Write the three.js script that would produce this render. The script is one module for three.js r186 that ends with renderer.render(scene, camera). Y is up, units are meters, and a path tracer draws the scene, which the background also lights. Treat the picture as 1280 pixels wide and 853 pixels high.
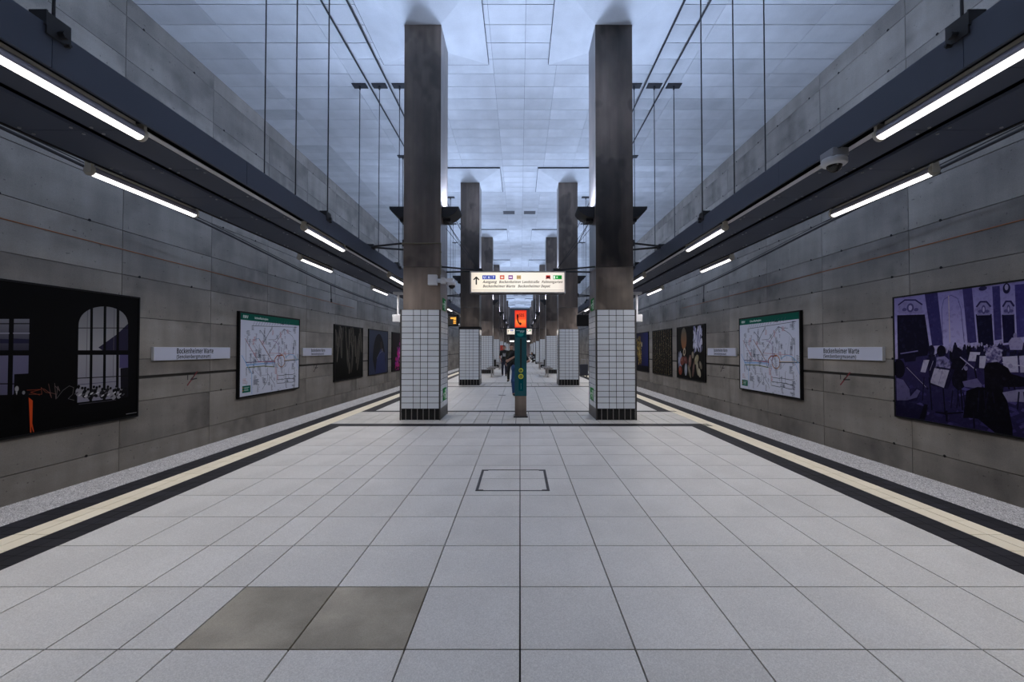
import * as THREE from 'three';
import { mergeGeometries } from 'three/addons/utils/BufferGeometryUtils.js';
import { RoundedBoxGeometry } from 'three/addons/geometries/RoundedBoxGeometry.js';
import { MarchingCubes } from 'three/addons/objects/MarchingCubes.js';
import { RectAreaLightUniformsLib } from 'three/addons/lights/RectAreaLightUniformsLib.js';

// ------------------------------------------------------------------ camera, exposure
const CAM_X = 0.09, EYE = 1.56, FOCAL = 546;              // focal length in pixels of the 1280 x 853 frame
const scene = new THREE.Scene();
scene.background = new THREE.Color(0x05070b);
const camera = new THREE.PerspectiveCamera(2 * Math.atan(426.5 / FOCAL) * 180 / Math.PI, 1280 / 853, 0.05, 200);
camera.position.set(CAM_X, EYE, 0);
camera.rotation.set(1.1 * Math.PI / 180, 0, 0);
camera.setViewOffset(1280, 853, -10, 0, 1280, 853);
scene.add(camera);
const renderer = new THREE.WebGLRenderer({ antialias: true });
renderer.toneMapping = THREE.LinearToneMapping;
renderer.toneMappingExposure = 1.0;
renderer.shadowMap.enabled = true;
RectAreaLightUniformsLib.init();
const UPLIGHT = { color: new THREE.Color(0.52, 0.67, 1.0), power: 450 };     // blue-white uplights on the pillars
const TUBE = { color: new THREE.Color(1.0, 0.945, 0.92), power: 66, glow: 3 };  // neutral tubes along the platform edges

// ------------------------------------------------------------------ small tools
let seed = 20240;
const rnd = () => { seed = (seed * 1664525 + 1013904223) >>> 0; return seed / 4294967296; };
const ran = (a, b) => a + (b - a) * rnd();
const used = new Map();
function numbered(name) {
  const n = used.get(name) ?? 0; used.set(name, n + 1);
  return n ? name + '_' + String(n).padStart(3, '0') : name;
}
function thing(name, label, category, pos = [0, 0, 0], turn = 0, group) {
  const o = new THREE.Group(); o.name = numbered(name); scene.add(o);
  o.position.set(...pos); o.rotation.y = turn;
  o.userData = { label, category }; if (group) o.userData.group = group;
  return o;
}
function structure(name) { const o = new THREE.Group(); o.name = numbered(name); o.userData = { kind: 'structure' }; scene.add(o); return o; }
function mesh(name, geo, mat, parent, pos, label) {
  const m = new THREE.Mesh(Array.isArray(geo) ? merge(geo) : geo, mat);
  m.name = name; m.castShadow = m.receiveShadow = true;
  if (pos) m.position.set(...pos);
  if (label) m.userData.label = label;
  parent.add(m); return m;
}
function stuff(name, geos, mat, parent) { const m = mesh(name, geos, mat, parent); m.userData.kind = 'stuff'; return m; }
function merge(list) {
  const a = list.map((g) => { const h = g.index ? g.toNonIndexed() : g; for (const k of Object.keys(h.attributes)) if (!['position', 'normal', 'uv'].includes(k)) h.deleteAttribute(k); return h; });
  return a.length === 1 ? a[0] : mergeGeometries(a);
}
// planar uv in metres on every face, shifted by (ou, ov)
function metres(g, ou = 0, ov = 0, k = 1) {
  const p = g.attributes.position, n = g.attributes.normal, uv = new Float32Array(p.count * 2);
  for (let i = 0; i < p.count; i++) {
    const ax = Math.abs(n.getX(i)), ay = Math.abs(n.getY(i)), az = Math.abs(n.getZ(i));
    let u, v;
    if (ay >= ax && ay >= az) { u = p.getX(i); v = p.getZ(i); } else if (ax >= az) { u = p.getZ(i); v = p.getY(i); } else { u = p.getX(i); v = p.getY(i); }
    uv[2 * i] = u * k + ou; uv[2 * i + 1] = v * k + ov;
  }
  g.setAttribute('uv', new THREE.BufferAttribute(uv, 2));
  return g;
}
const box = (w, h, d, x = 0, y = 0, z = 0) => new THREE.BoxGeometry(w, h, d).translate(x, y, z);
const span = (x0, x1, y0, y1, z0, z1) => box(Math.abs(x1 - x0), Math.abs(y1 - y0), Math.abs(z1 - z0), (x0 + x1) / 2, (y0 + y1) / 2, (z0 + z1) / 2);
const rounded = (w, h, d, r, x = 0, y = 0, z = 0) => new RoundedBoxGeometry(w, h, d, 2, r).translate(x, y, z);
const V = (x, y, z) => new THREE.Vector3(x, y, z);
function rod(a, b, r, sides = 8) {
  a = V(...a); b = V(...b);
  const g = new THREE.CylinderGeometry(r, r, a.distanceTo(b), sides);
  g.applyQuaternion(new THREE.Quaternion().setFromUnitVectors(V(0, 1, 0), b.clone().sub(a).normalize()));
  return g.translate((a.x + b.x) / 2, (a.y + b.y) / 2, (a.z + b.z) / 2);
}
function cable(points, r, n = 60) { return new THREE.TubeGeometry(new THREE.CatmullRomCurve3(points.map((p) => V(...p))), n, r, 6); }
const lathe = (pts, seg = 24) => new THREE.LatheGeometry(pts.map((p) => new THREE.Vector2(...p)), seg);
const srgb = (r, g, b) => new THREE.Color().setRGB(r / 255, g / 255, b / 255, THREE.SRGBColorSpace);
const mat = (color, roughness = 0.7, more = {}) => new THREE.MeshStandardMaterial({ color, roughness, ...more });
const lin = (r, g, b) => new THREE.Color(r, g, b);

// ------------------------------------------------------------------ computed surface textures
function hash2(x, y, s) { let h = Math.imul(x, 374761393) ^ Math.imul(y, 668265263) ^ Math.imul(s, 974634777); h = Math.imul(h ^ (h >>> 13), 1274126177); return ((h ^ (h >>> 16)) >>> 0) / 4294967296; }
function noise(u, v, fx, fy, s) {       // tileable value noise, fx x fy cells per tile
  const x = u * fx, y = v * fy, ix = Math.floor(x), iy = Math.floor(y); let a = x - ix, b = y - iy;
  a = a * a * (3 - 2 * a); b = b * b * (3 - 2 * b);
  const h = (i, j) => hash2(((i % fx) + fx) % fx, ((j % fy) + fy) % fy, s);
  return (h(ix, iy) * (1 - a) + h(ix + 1, iy) * a) * (1 - b) + (h(ix, iy + 1) * (1 - a) + h(ix + 1, iy + 1) * a) * b;
}
function fbm(u, v, fx, fy, oct, s) { let t = 0, w = 0.5, n = 0; for (let o = 0; o < oct; o++) { t += w * noise(u, v, fx << o, fy << o, s + o); n += w; w *= 0.55; } return t / n; }
function surface(size, fn, repeatMetres, color = true) {
  const data = new Uint8Array(size * size * 4);
  for (let y = 0; y < size; y++) for (let x = 0; x < size; x++) {
    const c = fn(x / size, y / size, x, y), o = (y * size + x) * 4;
    for (let k = 0; k < 3; k++) data[o + k] = Math.max(0, Math.min(255, (Array.isArray(c) ? c[k] : c) * 255));
    data[o + 3] = 255;
  }
  const t = new THREE.DataTexture(data, size, size);
  t.wrapS = t.wrapT = THREE.RepeatWrapping; t.magFilter = THREE.LinearFilter; t.minFilter = THREE.LinearMipmapLinearFilter; t.generateMipmaps = true;
  if (color) t.colorSpace = THREE.SRGBColorSpace;
  t.repeat.set(1 / repeatMetres, 1 / repeatMetres); t.needsUpdate = true;
  return t;
}
const concreteMap = surface(1024, (u, v, x, y) => {
  let t = 0.57 + 0.22 * (fbm(u, v, 4, 4, 6, 3) - 0.5) + 0.15 * (fbm(u, v, 3, 14, 4, 17) - 0.5) + 0.1 * (fbm(u, v, 26, 4, 4, 29) - 0.5);
  const blot = fbm(u, v, 7, 7, 4, 41); if (blot > 0.58) t -= (blot - 0.58) * 0.5;
  t += (hash2(x, y, 5) - 0.5) * 0.05;
  const pit = noise(u, v, 150, 150, 77); if (pit > 0.965) t -= 0.16;
  return [t * 1.01, t * 0.985, t * 0.955];
}, 7.5);
const pillarMap = surface(1024, (u, v, x, y) => {
  const big = fbm(u, v, 5, 3, 5, 203), drip = fbm(u, v, 30, 2, 4, 219);
  let t = 0.56 + 0.62 * (big - 0.5) + 0.26 * (drip - 0.5);
  const edge = fbm(u, v, 6, 4, 4, 233); if (edge > 0.55) t -= Math.min(0.15, (edge - 0.55) * 2.4) * (0.6 + 0.7 * drip);
  t += (hash2(x, y, 8) - 0.5) * 0.04;
  return [t * 1.04, t * 0.985, t * 0.94];
}, 5.2);
const ceilingMap = surface(512, (u, v, x, y) => {
  const t = 0.79 + 0.2 * (fbm(u, v, 3, 5, 5, 61) - 0.5) + 0.07 * (fbm(u, v, 20, 6, 3, 67) - 0.5) + (hash2(x, y, 9) - 0.5) * 0.025;
  return [t * 0.99, t, t * 1.01];
}, 6);
const tileMap = surface(512, (u, v, x, y) => {
  const t = 0.79 + 0.09 * (fbm(u, v, 3, 3, 5, 81) - 0.5) + (hash2(x >> 1, y >> 1, 10) - 0.5) * 0.09 + (hash2(x, y, 11) - 0.5) * 0.07;
  return [t * 0.997, t * 0.997, t];
}, 1.3);
const dirtyMap = surface(512, (u, v, x, y) => {
  const t = 0.56 + 0.36 * (fbm(u, v, 3, 3, 5, 91) - 0.5) + (hash2(x, y, 12) - 0.5) * 0.1;
  return [t * 1.01, t, t * 0.95];
}, 1.2);
const graniteMap = surface(512, (u, v, x, y) => {
  const h = hash2(x >> 1, y >> 1, 13), g = noise(u, v, 120, 120, 15);
  const t = 0.26 + 0.5 * h + 0.26 * g + 0.1 * (fbm(u, v, 3, 3, 4, 16) - 0.5);
  return [t, t, t * 1.02];
}, 1.15);

const M = {
  concrete: [0.81, 0.835, 0.82, 0.80].map((k) => mat(lin(k * 1.0, k * 0.972, k * 0.935), 0.85, { map: concreteMap, bumpMap: concreteMap, bumpScale: 0.004 })),
  concreteBack: mat(lin(0.035, 0.034, 0.033), 0.95),
  pillar: mat(lin(0.43, 0.38, 0.345), 0.3, { map: pillarMap }),
  pillarLow: mat(lin(0.52, 0.46, 0.415), 0.36, { map: pillarMap }),
  capital: mat(lin(0.85, 0.85, 0.85), 0.8, { map: ceilingMap }),
  ceiling: [0.84, 0.86, 0.82].map((k) => mat(lin(k, k, k), 0.85, { map: ceilingMap })),
  ceilingGap: mat(lin(0.12, 0.13, 0.15), 0.9),
  tile: [0.97, 1.0, 0.94, 0.985, 0.955].map((k) => mat(lin(k, k * 0.985, k * 0.945), 0.55, { map: tileMap })),
  paleTile: [0.93, 0.88].map((k) => mat(lin(k * 1.0, k * 0.975, k * 0.91), 0.55, { map: tileMap })),
  dirtyTile: mat(lin(0.95, 0.88, 0.79), 0.6, { map: dirtyMap }),
  grout: mat(lin(0.03, 0.03, 0.032), 0.9),
  black: [0.012, 0.014, 0.017].map((k) => new THREE.MeshPhysicalMaterial({ color: lin(k, k * 1.02, k * 1.35), roughness: 0.6, specularIntensity: 0.45 })),
  edgeGrout: mat(lin(0.05, 0.048, 0.045), 0.9),
  cream: [1.0, 0.95, 0.98].map((k) => mat(lin(0.84 * k, 0.765 * k, 0.6 * k), 0.5)),
  granite: mat(lin(1.0, 0.99, 0.96), 0.7, { map: graniteMap }),
  wallTile: [1, 0.95, 1.04].map((k) => mat(lin(0.60 * k, 0.64 * k, 0.69 * k), 0.22)),
  wallTileGrout: mat(lin(0.02, 0.02, 0.022), 0.9),
  corner: mat(lin(0.055, 0.052, 0.052), 0.4, { metalness: 0.3 }),
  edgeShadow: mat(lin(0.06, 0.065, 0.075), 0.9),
  void: mat(lin(0.006, 0.006, 0.007), 0.9),
  fin: mat(lin(0.2, 0.19, 0.18), 0.5, { metalness: 0.4 }),
  tray: mat(lin(0.068, 0.082, 0.118), 0.62),
  trayDark: mat(lin(0.064, 0.078, 0.118), 0.68),
  trayVoid: mat(lin(0.008, 0.008, 0.01), 0.9),
  rail: mat(lin(0.7, 0.7, 0.74), 0.5),
  bracket: mat(lin(0.02, 0.021, 0.025), 0.6),
  wire: mat(lin(0.018, 0.018, 0.022), 0.6),
  cream_cap: mat(lin(0.55, 0.52, 0.45), 0.45),
  whitePlastic: mat(lin(0.62, 0.63, 0.66), 0.45),
  greyPlastic: mat(lin(0.3, 0.31, 0.34), 0.5),
  glassBlack: mat(lin(0.01, 0.01, 0.012), 0.08),
  steel: mat(lin(0.42, 0.4, 0.38), 0.35, { metalness: 0.7 }),
  frame: new THREE.MeshPhysicalMaterial({ color: lin(0.008, 0.008, 0.009), roughness: 0.6, specularIntensity: 0.3 }),
};
const tubeGlow = mat(lin(0.9, 0.9, 0.9), 0.4, { emissive: TUBE.color, emissiveIntensity: TUBE.glow });
const upGlow = mat(lin(0.8, 0.8, 0.8), 0.4, { emissive: UPLIGHT.color, emissiveIntensity: 6 });

// ------------------------------------------------------------------ layout of the station
const D_END = 80, D_BACK = -6;                 // the hall in front of and behind the camera
const WALL = 8.34, CEIL = 9.1, EDGE = 5.04, PIT = -1.2;
const STRIP = [3.58, 3.88, 4.18, 4.48];        // black, cream, black, granite
const PILLAR = { front: 9.65, step: 9.3, depth: 0.98, in: [1.665, 1.764], out: [2.56, 2.663], top: 8.86 };
const SIDE_NAME = { '-1': 'arched-window poster side', '1': 'orchestra poster side' };
const ORD = ['first', 'second', 'third', 'fourth', 'fifth', 'sixth', 'seventh', 'eighth', 'ninth', 'tenth', 'eleventh', 'twelfth', 'thirteenth', 'fourteenth', 'fifteenth', 'sixteenth', 'seventeenth', 'eighteenth', 'nineteenth'];

// ---- floor
{
  const floor = structure('floor');
  mesh('floor_bed', metres(span(-EDGE, EDGE, -0.35, -0.02, -D_BACK, -D_END - 14)), M.grout, floor);
  const cells = [];     // [kind, x0, x1, d0, d1]
  const put = (kind, x0, x1, d0, d1) => cells.push([kind, x0, x1, d0, d1]);
  const COLS = [-3.58, -2.98, -2.38, -2.0, -1.71, -1.11, -0.51, 0.09, 0.69, 1.29, 1.89, 2.49, 2.97, 3.58];
  const bay = (d0, d1) => {
    const rows = [d1]; for (let d = d1 - 0.6; d > d0 + 0.1; d -= 0.6) rows.unshift(d); rows.unshift(d0);
    for (let r = 0; r + 1 < rows.length; r++) for (let c = 0; c + 1 < COLS.length; c++) put('floor_tile', COLS[c], COLS[c + 1], rows[r], rows[r + 1]);
    const n = Math.round((d1 - d0) / 0.15);
    for (let i = 0; i < n; i++) for (const s of [-1, 1]) for (let j = 0; j < 2; j++)
      put('black_tile', s * (STRIP[0] + 0.15 * j), s * (STRIP[0] + 0.15 * (j + 1)), d0 + (d1 - d0) * i / n, d0 + (d1 - d0) * (i + 1) / n);
  };
  const band = (d0, d1, rows) => { for (let r = 0; r < rows; r++) for (let x = -3.88; x < 3.87; x += 0.155) if (true) put('black_band_tile', x, x + 0.1552, d0 + (d1 - d0) * r / rows, d0 + (d1 - d0) * (r + 1) / rows); };
  for (let k = -1; k < 8; k++) {
    const p = PILLAR.front + PILLAR.step * k;
    if (k >= 0) { band(p - 0.75, p - 0.45, 2); }
    if (k >= 0) for (let r = 0; r < 3; r++) for (let c = 0; c < 26; c++) put('pale_tile', -3.88 + 7.76 * c / 26, -3.88 + 7.76 * (c + 1) / 26, p - 0.45 + 0.58 * r, p - 0.45 + 0.58 * (r + 1));
    if (k >= 0) band(p + 1.29, p + 1.49, 1);
    bay(k < 0 ? D_BACK : p + 1.49, p + PILLAR.step - 0.75);
  }
  bay(78.9, 94);
  for (const s of [-1, 1]) {
    for (let d = D_BACK + 0.11; d < D_END; d += 0.15) for (let j = 0; j < 2; j++) put('outer_black_tile', s * (STRIP[2] + 0.15 * j), s * (STRIP[2] + 0.15 * (j + 1)), d, d + 0.15);
    for (let d = D_BACK + 0.11; d < D_END; d += 0.3) for (let j = 0; j < 2; j++) put('cream_tile', s * (STRIP[1] + 0.15 * j), s * (STRIP[1] + 0.15 * (j + 1)), d, d + 0.3);
    for (let d = D_BACK; d < D_END; d += 2.4) put('granite_slab', s * STRIP[3], s * EDGE, d, d + 2.4);
  }
  const look = { floor_tile: M.tile, pale_tile: M.paleTile, black_tile: M.black, black_band_tile: M.black, outer_black_tile: M.black, cream_tile: M.cream, granite_slab: [M.granite] };
  const limit = { floor_tile: 250, pale_tile: 78, black_tile: 190, black_band_tile: 150, outer_black_tile: 220, cream_tile: 160, granite_slab: 60 };
  const shape = new Map(), rest = new Map();
  for (const kind of Object.keys(look)) {
    const list = cells.filter((c) => c[0] === kind && c[3] > 1.5).sort((a, b) => a[3] - b[3]).concat(cells.filter((c) => c[0] === kind && c[3] <= 1.5));
    list.forEach(([, x0, x1, d0, d1], i) => {
      const gap = kind === 'granite_slab' ? 0.006 : kind === 'floor_tile' ? 0.0095 : kind === 'pale_tile' ? 0.011 : kind === 'cream_tile' ? 0.008 : 0.004, w = Math.abs(x1 - x0) - gap, l = d1 - d0 - gap;
      const cx = (x0 + x1) / 2, cd = (d0 + d1) / 2;
      const edgeGap = kind === 'granite_slab' ? -0.001 : 0;
      const variant = Math.floor(rnd() * 3), m = look[kind][Math.floor(rnd() * look[kind].length)];
      if (i < limit[kind] && d0 > 1.4) {
        const key = kind + w.toFixed(3) + l.toFixed(3) + variant;
        if (!shape.has(key)) shape.set(key, metres(box(w, 0.03, l, 0, -0.015 + edgeGap, 0), ran(0, 5), ran(0, 5)));
        const dirty = kind === 'floor_tile' && Math.abs(cd - 2.597) < 0.1 && cx > -1.75 && cx < -0.5;
        mesh(kind, shape.get(key), dirty ? M.dirtyTile : m, floor, [cx, 0, -cd], dirty ? 'grimy brown-grey tile' : undefined);
      } else {
        if (!rest.has(kind)) rest.set(kind, []);
        rest.get(kind).push(metres(box(w, 0.03, l, cx, -0.015 + edgeGap, -cd), ran(0, 5), ran(0, 5)));
      }
    });
  }
  for (const [kind, list] of rest) stuff('far_' + kind, list, look[kind][0], floor);
  // the grey bed shows between the small edge tiles
  for (const s of [-1, 1]) mesh('edge_bed', span(s * STRIP[0], s * STRIP[3], -0.05, -0.008, -D_BACK, -D_END), M.edgeGrout, floor);
}
{ // track pits
  const pit = structure('floor_trackbed');
  for (const s of [-1, 1]) mesh('trackbed', metres(span(s * (EDGE - 0.3), s * (WALL + 0.3), PIT - 0.2, PIT, -D_BACK, -D_END)), M.concreteBack, pit);
}

// ---- side walls of cast concrete panels
const WALL_ROWS = [-1.2, -0.51, 0.42, 0.94, 1.345, 2.26, 3.145, 4.07, 4.99, 5.91, 6.83, 7.75, 8.67, CEIL + 0.02];
for (const s of [-1, 1]) {
  const wall = structure(s < 0 ? 'wall_left' : 'wall_right');
  mesh('wall_core', span(s * WALL, s * (WALL + 0.35), PIT - 0.2, CEIL + 0.3, -D_BACK, -D_END), M.concreteBack, wall);
  const shape = new Map(), far = [], holes = [];
  for (let c = -6; c < 27; c++) {
    const d0 = Math.max(D_BACK, 9.17 + 2.65 * c), d1 = Math.min(D_END, 9.17 + 2.65 * (c + 1));
    if (d1 - d0 < 0.2) continue;
    for (let r = 0; r + 1 < WALL_ROWS.length; r++) {
      const gap = 0.014, low = WALL_ROWS[r] + (WALL_ROWS[r] === 0.94 ? 0.035 : gap / 2), high = WALL_ROWS[r + 1] - (WALL_ROWS[r + 1] === 0.94 ? 0.035 : gap / 2), w = d1 - d0 - gap;
      const variant = Math.floor(rnd() * 4), m = M.concrete[(variant + r + c + 60) % 4];
      const cd = (d0 + d1) / 2, cy = (low + high) / 2, t = 0.05;
      if (d0 > 1 && d0 < 38) {
        const key = r + '/' + w.toFixed(3) + variant;
        if (!shape.has(key)) shape.set(key, metres(box(t, high - low, w, -s * t / 2, 0, 0), ran(0, 7), ran(0, 7)));
        mesh('concrete_panel', shape.get(key), m, wall, [s * WALL, cy, -cd]);
      } else far.push(metres(box(t, high - low, w, s * (WALL - t / 2), cy, -cd), ran(0, 7), ran(0, 7)));
      if (d0 > 4 && d0 < 40 && r > 0 && WALL_ROWS[r] !== 0.94) for (const e of [0.44, 1.95]) {
        const g = new THREE.CylinderGeometry(0.028, 0.028, 0.02, 8).rotateZ(Math.PI / 2);
        if (s > 0 || (r + c) % 3 === 0) holes.push(g.translate(s * (WALL - t + 0.006), WALL_ROWS[r] + 0.01, -(d0 + e + ran(-0.02, 0.02))));
      }
    }
  }
  stuff('far_concrete_panel', far, M.concrete[0], wall);
  stuff('tie_hole', holes, M.void, wall);
}
// ---- end wall with the passage to the hall beyond
{
  const dark = mat(lin(0.05, 0.049, 0.05), 0.8), lilac = mat(lin(0.5, 0.47, 0.52), 0.7);
  const end = structure('wall_end');
  mesh('wall_core', metres([span(-WALL - 0.3, -3.3, PIT, CEIL + 0.2, -D_END - 0.3, -D_END - 0.7), span(3.3, WALL + 0.3, PIT, CEIL + 0.2, -D_END - 0.3, -D_END - 0.7), span(-3.3, 3.3, 3.2, CEIL + 0.2, -D_END - 0.3, -D_END - 0.7)].reduce((a, b) => mergeGeometries([a, b]))), dark, end);
  const ribs = []; for (let x = -3.0; x <= 3.01; x += 0.6) ribs.push(box(0.06, 5.7, 0.08, x, 6.1, -D_END - 0.27));
  mesh('wall_rib', ribs, M.corner, end);
  const hall = structure('wall_hall');
  mesh('hall_back', span(-5, 5, 0, 3.4, -D_END - 14, -D_END - 14.3), lilac, hall);
  mesh('hall_side', [span(-5, -4.7, 0, 3.4, -D_END - 0.7, -D_END - 14), span(4.7, 5, 0, 3.4, -D_END - 0.7, -D_END - 14)], lilac, hall);
  mesh('hall_ceiling', span(-5, 5, 3.25, 3.5, -D_END - 0.7, -D_END - 14.3), mat(lin(0.5, 0.45, 0.38), 0.8), hall);
  for (const [x, w, what] of [[-1.9, 1.5, 'longer one'], [1.9, 1.1, 'shorter one']]) {
    const t = thing('ceiling_panel_light', 'bright white panel light in the passage beyond the end wall, the ' + what, 'light', [x + 0.1, 3.24, -D_END - 3]);
    mesh('housing', box(w + 0.1, 0.06, 0.7, 0, 0, 0), M.whitePlastic, t);
    mesh('diffuser', box(w, 0.17, 0.5, 0, -0.115, 0), mat(lin(0.9, 0.9, 0.9), 0.5, { emissive: lin(1, 0.98, 1), emissiveIntensity: 3 }), t);
    const l = new THREE.RectAreaLight(0xfff6fa, 60, w, 0.5); l.position.set(0, -0.22, 0); l.rotation.x = -Math.PI / 2; t.add(l);
  }
  const back = structure('wall_back');
  mesh('wall_core', span(-WALL - 0.3, WALL + 0.3, PIT, CEIL + 0.2, -D_BACK, -D_BACK + 0.3), M.concrete[0], back);
}
// ---- ceiling of painted boards
{
  const ceiling = structure('ceiling');
  mesh('ceiling_slab', span(-WALL - 0.3, WALL + 0.3, CEIL + 0.028, CEIL + 0.3, -D_BACK, -D_END - 0.7), M.ceilingGap, ceiling);
  const COLS = [-WALL, -6.95, -4.6, -2.25, -0.62, 0.22, 1.06, 2.25, 4.6, 6.95, WALL], far = [], shape = new Map();
  for (let d = 7.0 - 13.2; d < D_END; d += 0.6) for (let c = 0; c + 1 < COLS.length; c++) {
    const d0 = Math.max(d, D_BACK), w = COLS[c + 1] - COLS[c] - 0.008, l = d + 0.6 - d0 - 0.016, cx = (COLS[c] + COLS[c + 1]) / 2, cd = (d0 + d + 0.6) / 2, variant = Math.floor(rnd() * 3), lift = ran(0, 0.003);
    if (l < 0.05) continue;
    if (d > 6.9 && d < 23) {
      const key = c + l.toFixed(3) + variant;
      if (!shape.has(key)) shape.set(key, metres(box(w, 0.03, l, 0, 0.015, 0), ran(0, 6), ran(0, 6)));
      mesh('ceiling_board', shape.get(key), M.ceiling[Math.floor(rnd() * 3)], ceiling, [cx, CEIL + lift, -cd]);
    } else far.push(metres(box(w, 0.03, l, cx, CEIL + 0.015, -cd), ran(0, 6), ran(0, 6)));
  }
  stuff('far_ceiling_board', far, M.ceiling[0], ceiling);
}

// ------------------------------------------------------------------ pillars
const rowWords = ['first', 'second', 'third', 'fourth', 'fifth', 'sixth', 'seventh', 'eighth'];
const stickers = makePrint(128, 96, (c, W, H) => {
  c.fillStyle = '#0f8a3c'; c.fillRect(0, 0, W, H);
  c.fillStyle = '#e6f4e8';
  c.beginPath(); c.arc(74, 22, 8, 0, 7); c.fill();
  c.lineWidth = 9; c.strokeStyle = '#e6f4e8'; c.lineCap = 'round'; c.lineJoin = 'round';
  c.beginPath(); c.moveTo(70, 36); c.lineTo(62, 58); c.lineTo(74, 70); c.lineTo(72, 86); c.moveTo(62, 58); c.lineTo(46, 72); c.moveTo(54, 44); c.lineTo(70, 38); c.lineTo(86, 48); c.stroke();
  c.beginPath(); c.moveTo(8, 48); c.lineTo(26, 32); c.lineTo(26, 64); c.fill(); c.fillRect(22, 42, 14, 12);
  c.fillRect(98, 14, 22, 74);
});
function capitalGeometry(s, cx, hw, hd, front, back) {
  const x0 = -1.38, x1 = 1.38, z0 = hd + front, z1 = -hd - back, yt = CEIL + 0.01, ye = CEIL - 0.055, yb = PILLAR.top;
  const p = [], quad = (a, b, c, d) => p.push(...a, ...b, ...c, ...a, ...c, ...d);
  const O = (y) => [[x0, y, z0], [x1, y, z0], [x1, y, z1], [x0, y, z1]], I = [[-hw, yb, hd], [hw, yb, hd], [hw, yb, -hd], [-hw, yb, -hd]];
  const T = O(yt), E = O(ye);
  for (let i = 0; i < 4; i++) { const j = (i + 1) % 4; quad(E[i], E[j], T[j], T[i]); quad(I[i], I[j], E[j], E[i]); }
  const g = new THREE.BufferGeometry(); g.setAttribute('position', new THREE.Float32BufferAttribute(p, 3)); g.computeVertexNormals();
  return metres(g, 1.3, 2.1);
}
const ROWS17 = 17, TILE_LOW = 0.25, TILE_HIGH = 2.44;
function claddingCells(width, cols) { // tile rectangles on one face, centred
  const out = [], sum = cols.reduce((a, b) => a + b, 0), h = (TILE_HIGH - TILE_LOW) / ROWS17;
  for (let r = 0; r < ROWS17; r++) { let x = -width / 2; for (const c of cols) { const w = c / sum * width; out.push([x + w / 2, TILE_LOW + h * (r + 0.5), w, h]); x += w; } }
  return out;
}
const pillarTileShape = new Map();
function makePillar(s, k) {
  const i = s < 0 ? 0 : 1, xin = PILLAR.in[i], xout = PILLAR.out[i], w = xout - xin, cx = s * (xin + xout) / 2, dep = PILLAR.depth, cd = PILLAR.front + PILLAR.step * k + dep / 2;
  let t;
  if (k < 0) { t = structure('pillar'); t.position.set(cx, 0, -cd); } else
    t = thing('concrete_pillar', `square concrete pillar with tiled foot, ${rowWords[k]} of its row, on the ${SIDE_NAME[s]}`, 'pillar', [cx, 0, -cd]);
  const inn = -s;               // direction of the aisle
  const x0 = -w / 2 + (inn < 0 ? 0.015 : 0.055), x1 = w / 2 - (inn < 0 ? 0.055 : 0.015), zz = dep / 2 - 0.03;
  mesh('shaft', metres(span(x0, x1, 3.4, PILLAR.top, -zz, zz), ran(0, 5), ran(0, 5)), M.pillar, t);
  mesh('shaft', metres(span(x0, x1, TILE_HIGH - 0.03, 3.392, -zz, zz), ran(0, 5), ran(0, 5)), M.pillarLow, t);
  mesh('capital', capitalGeometry(s, cx, w / 2 - 0.03, zz, 1.05, 0.75), M.capital, t);
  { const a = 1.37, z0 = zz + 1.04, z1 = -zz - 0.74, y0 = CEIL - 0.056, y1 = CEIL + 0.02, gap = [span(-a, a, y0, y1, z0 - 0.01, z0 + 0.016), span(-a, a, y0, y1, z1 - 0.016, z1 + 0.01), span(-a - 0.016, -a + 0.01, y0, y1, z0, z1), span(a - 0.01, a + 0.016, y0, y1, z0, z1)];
    mesh('capital_edge_shade', gap, M.edgeShadow, t); }  // shade of the gap round the capital, painted as dark strips
  // tiled foot
  mesh('cladding_core', span(-w / 2 + 0.012, w / 2 - 0.012, TILE_LOW - 0.002, TILE_HIGH, -dep / 2 + 0.012, dep / 2 - 0.012), M.wallTileGrout, t);
  const strips = 0.03;
  for (const a of [-1, 1]) for (const b of [-1, 1]) mesh('corner_strip', box(strips, TILE_HIGH, strips, a * (w / 2 - strips / 2 + 0.002), TILE_HIGH / 2, b * (dep / 2 - strips / 2 + 0.002)), M.corner, t);
  const faces = [[0, w, 0], [Math.PI, w, 0], [Math.PI / 2, dep, 1], [-Math.PI / 2, dep, 1]];
  const joined = [];
  faces.forEach(([turn, width, side], f) => {
    const cols = side ? [0.25, 0.22, 0.22, 0.25] : [0.272, 0.163, 0.166, 0.262], off = side ? w / 2 : dep / 2;
    for (const [x, y, tw, th] of claddingCells(width - 2 * strips, cols)) {
      const single = k === 0 && f !== 1, key = tw.toFixed(3) + th.toFixed(3);
      if (!pillarTileShape.has(key)) pillarTileShape.set(key, box(tw - 0.012, th - 0.012, 0.014, 0, 0, -0.007));
      const g = pillarTileShape.get(key), p = V(x, y, off).applyAxisAngle(V(0, 1, 0), turn);
      if (single) { const m = mesh('cladding_tile', g, M.wallTile[Math.floor(rnd() * 3)], t, p.toArray()); m.rotation.y = turn; } else joined.push(g.clone().rotateY(turn).translate(p.x, p.y, p.z));
    }
  });
  stuff(k === 0 ? 'back_cladding_tile' : 'cladding_tile', joined, M.wallTile[0], t);
  mesh('grille', span(-w / 2 + 0.03, w / 2 - 0.03, 0.002, TILE_LOW, -dep / 2 + 0.03, dep / 2 - 0.03), M.void, t);
  const solid = [span(inn < 0 ? -w / 2 + 0.006 : w / 2 - 0.03, inn < 0 ? -w / 2 + 0.03 : w / 2 - 0.006, 0.002, TILE_LOW, -dep / 2 + 0.03, dep / 2 - 0.03)];
  mesh('foot_plate', solid, M.corner, t);
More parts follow.
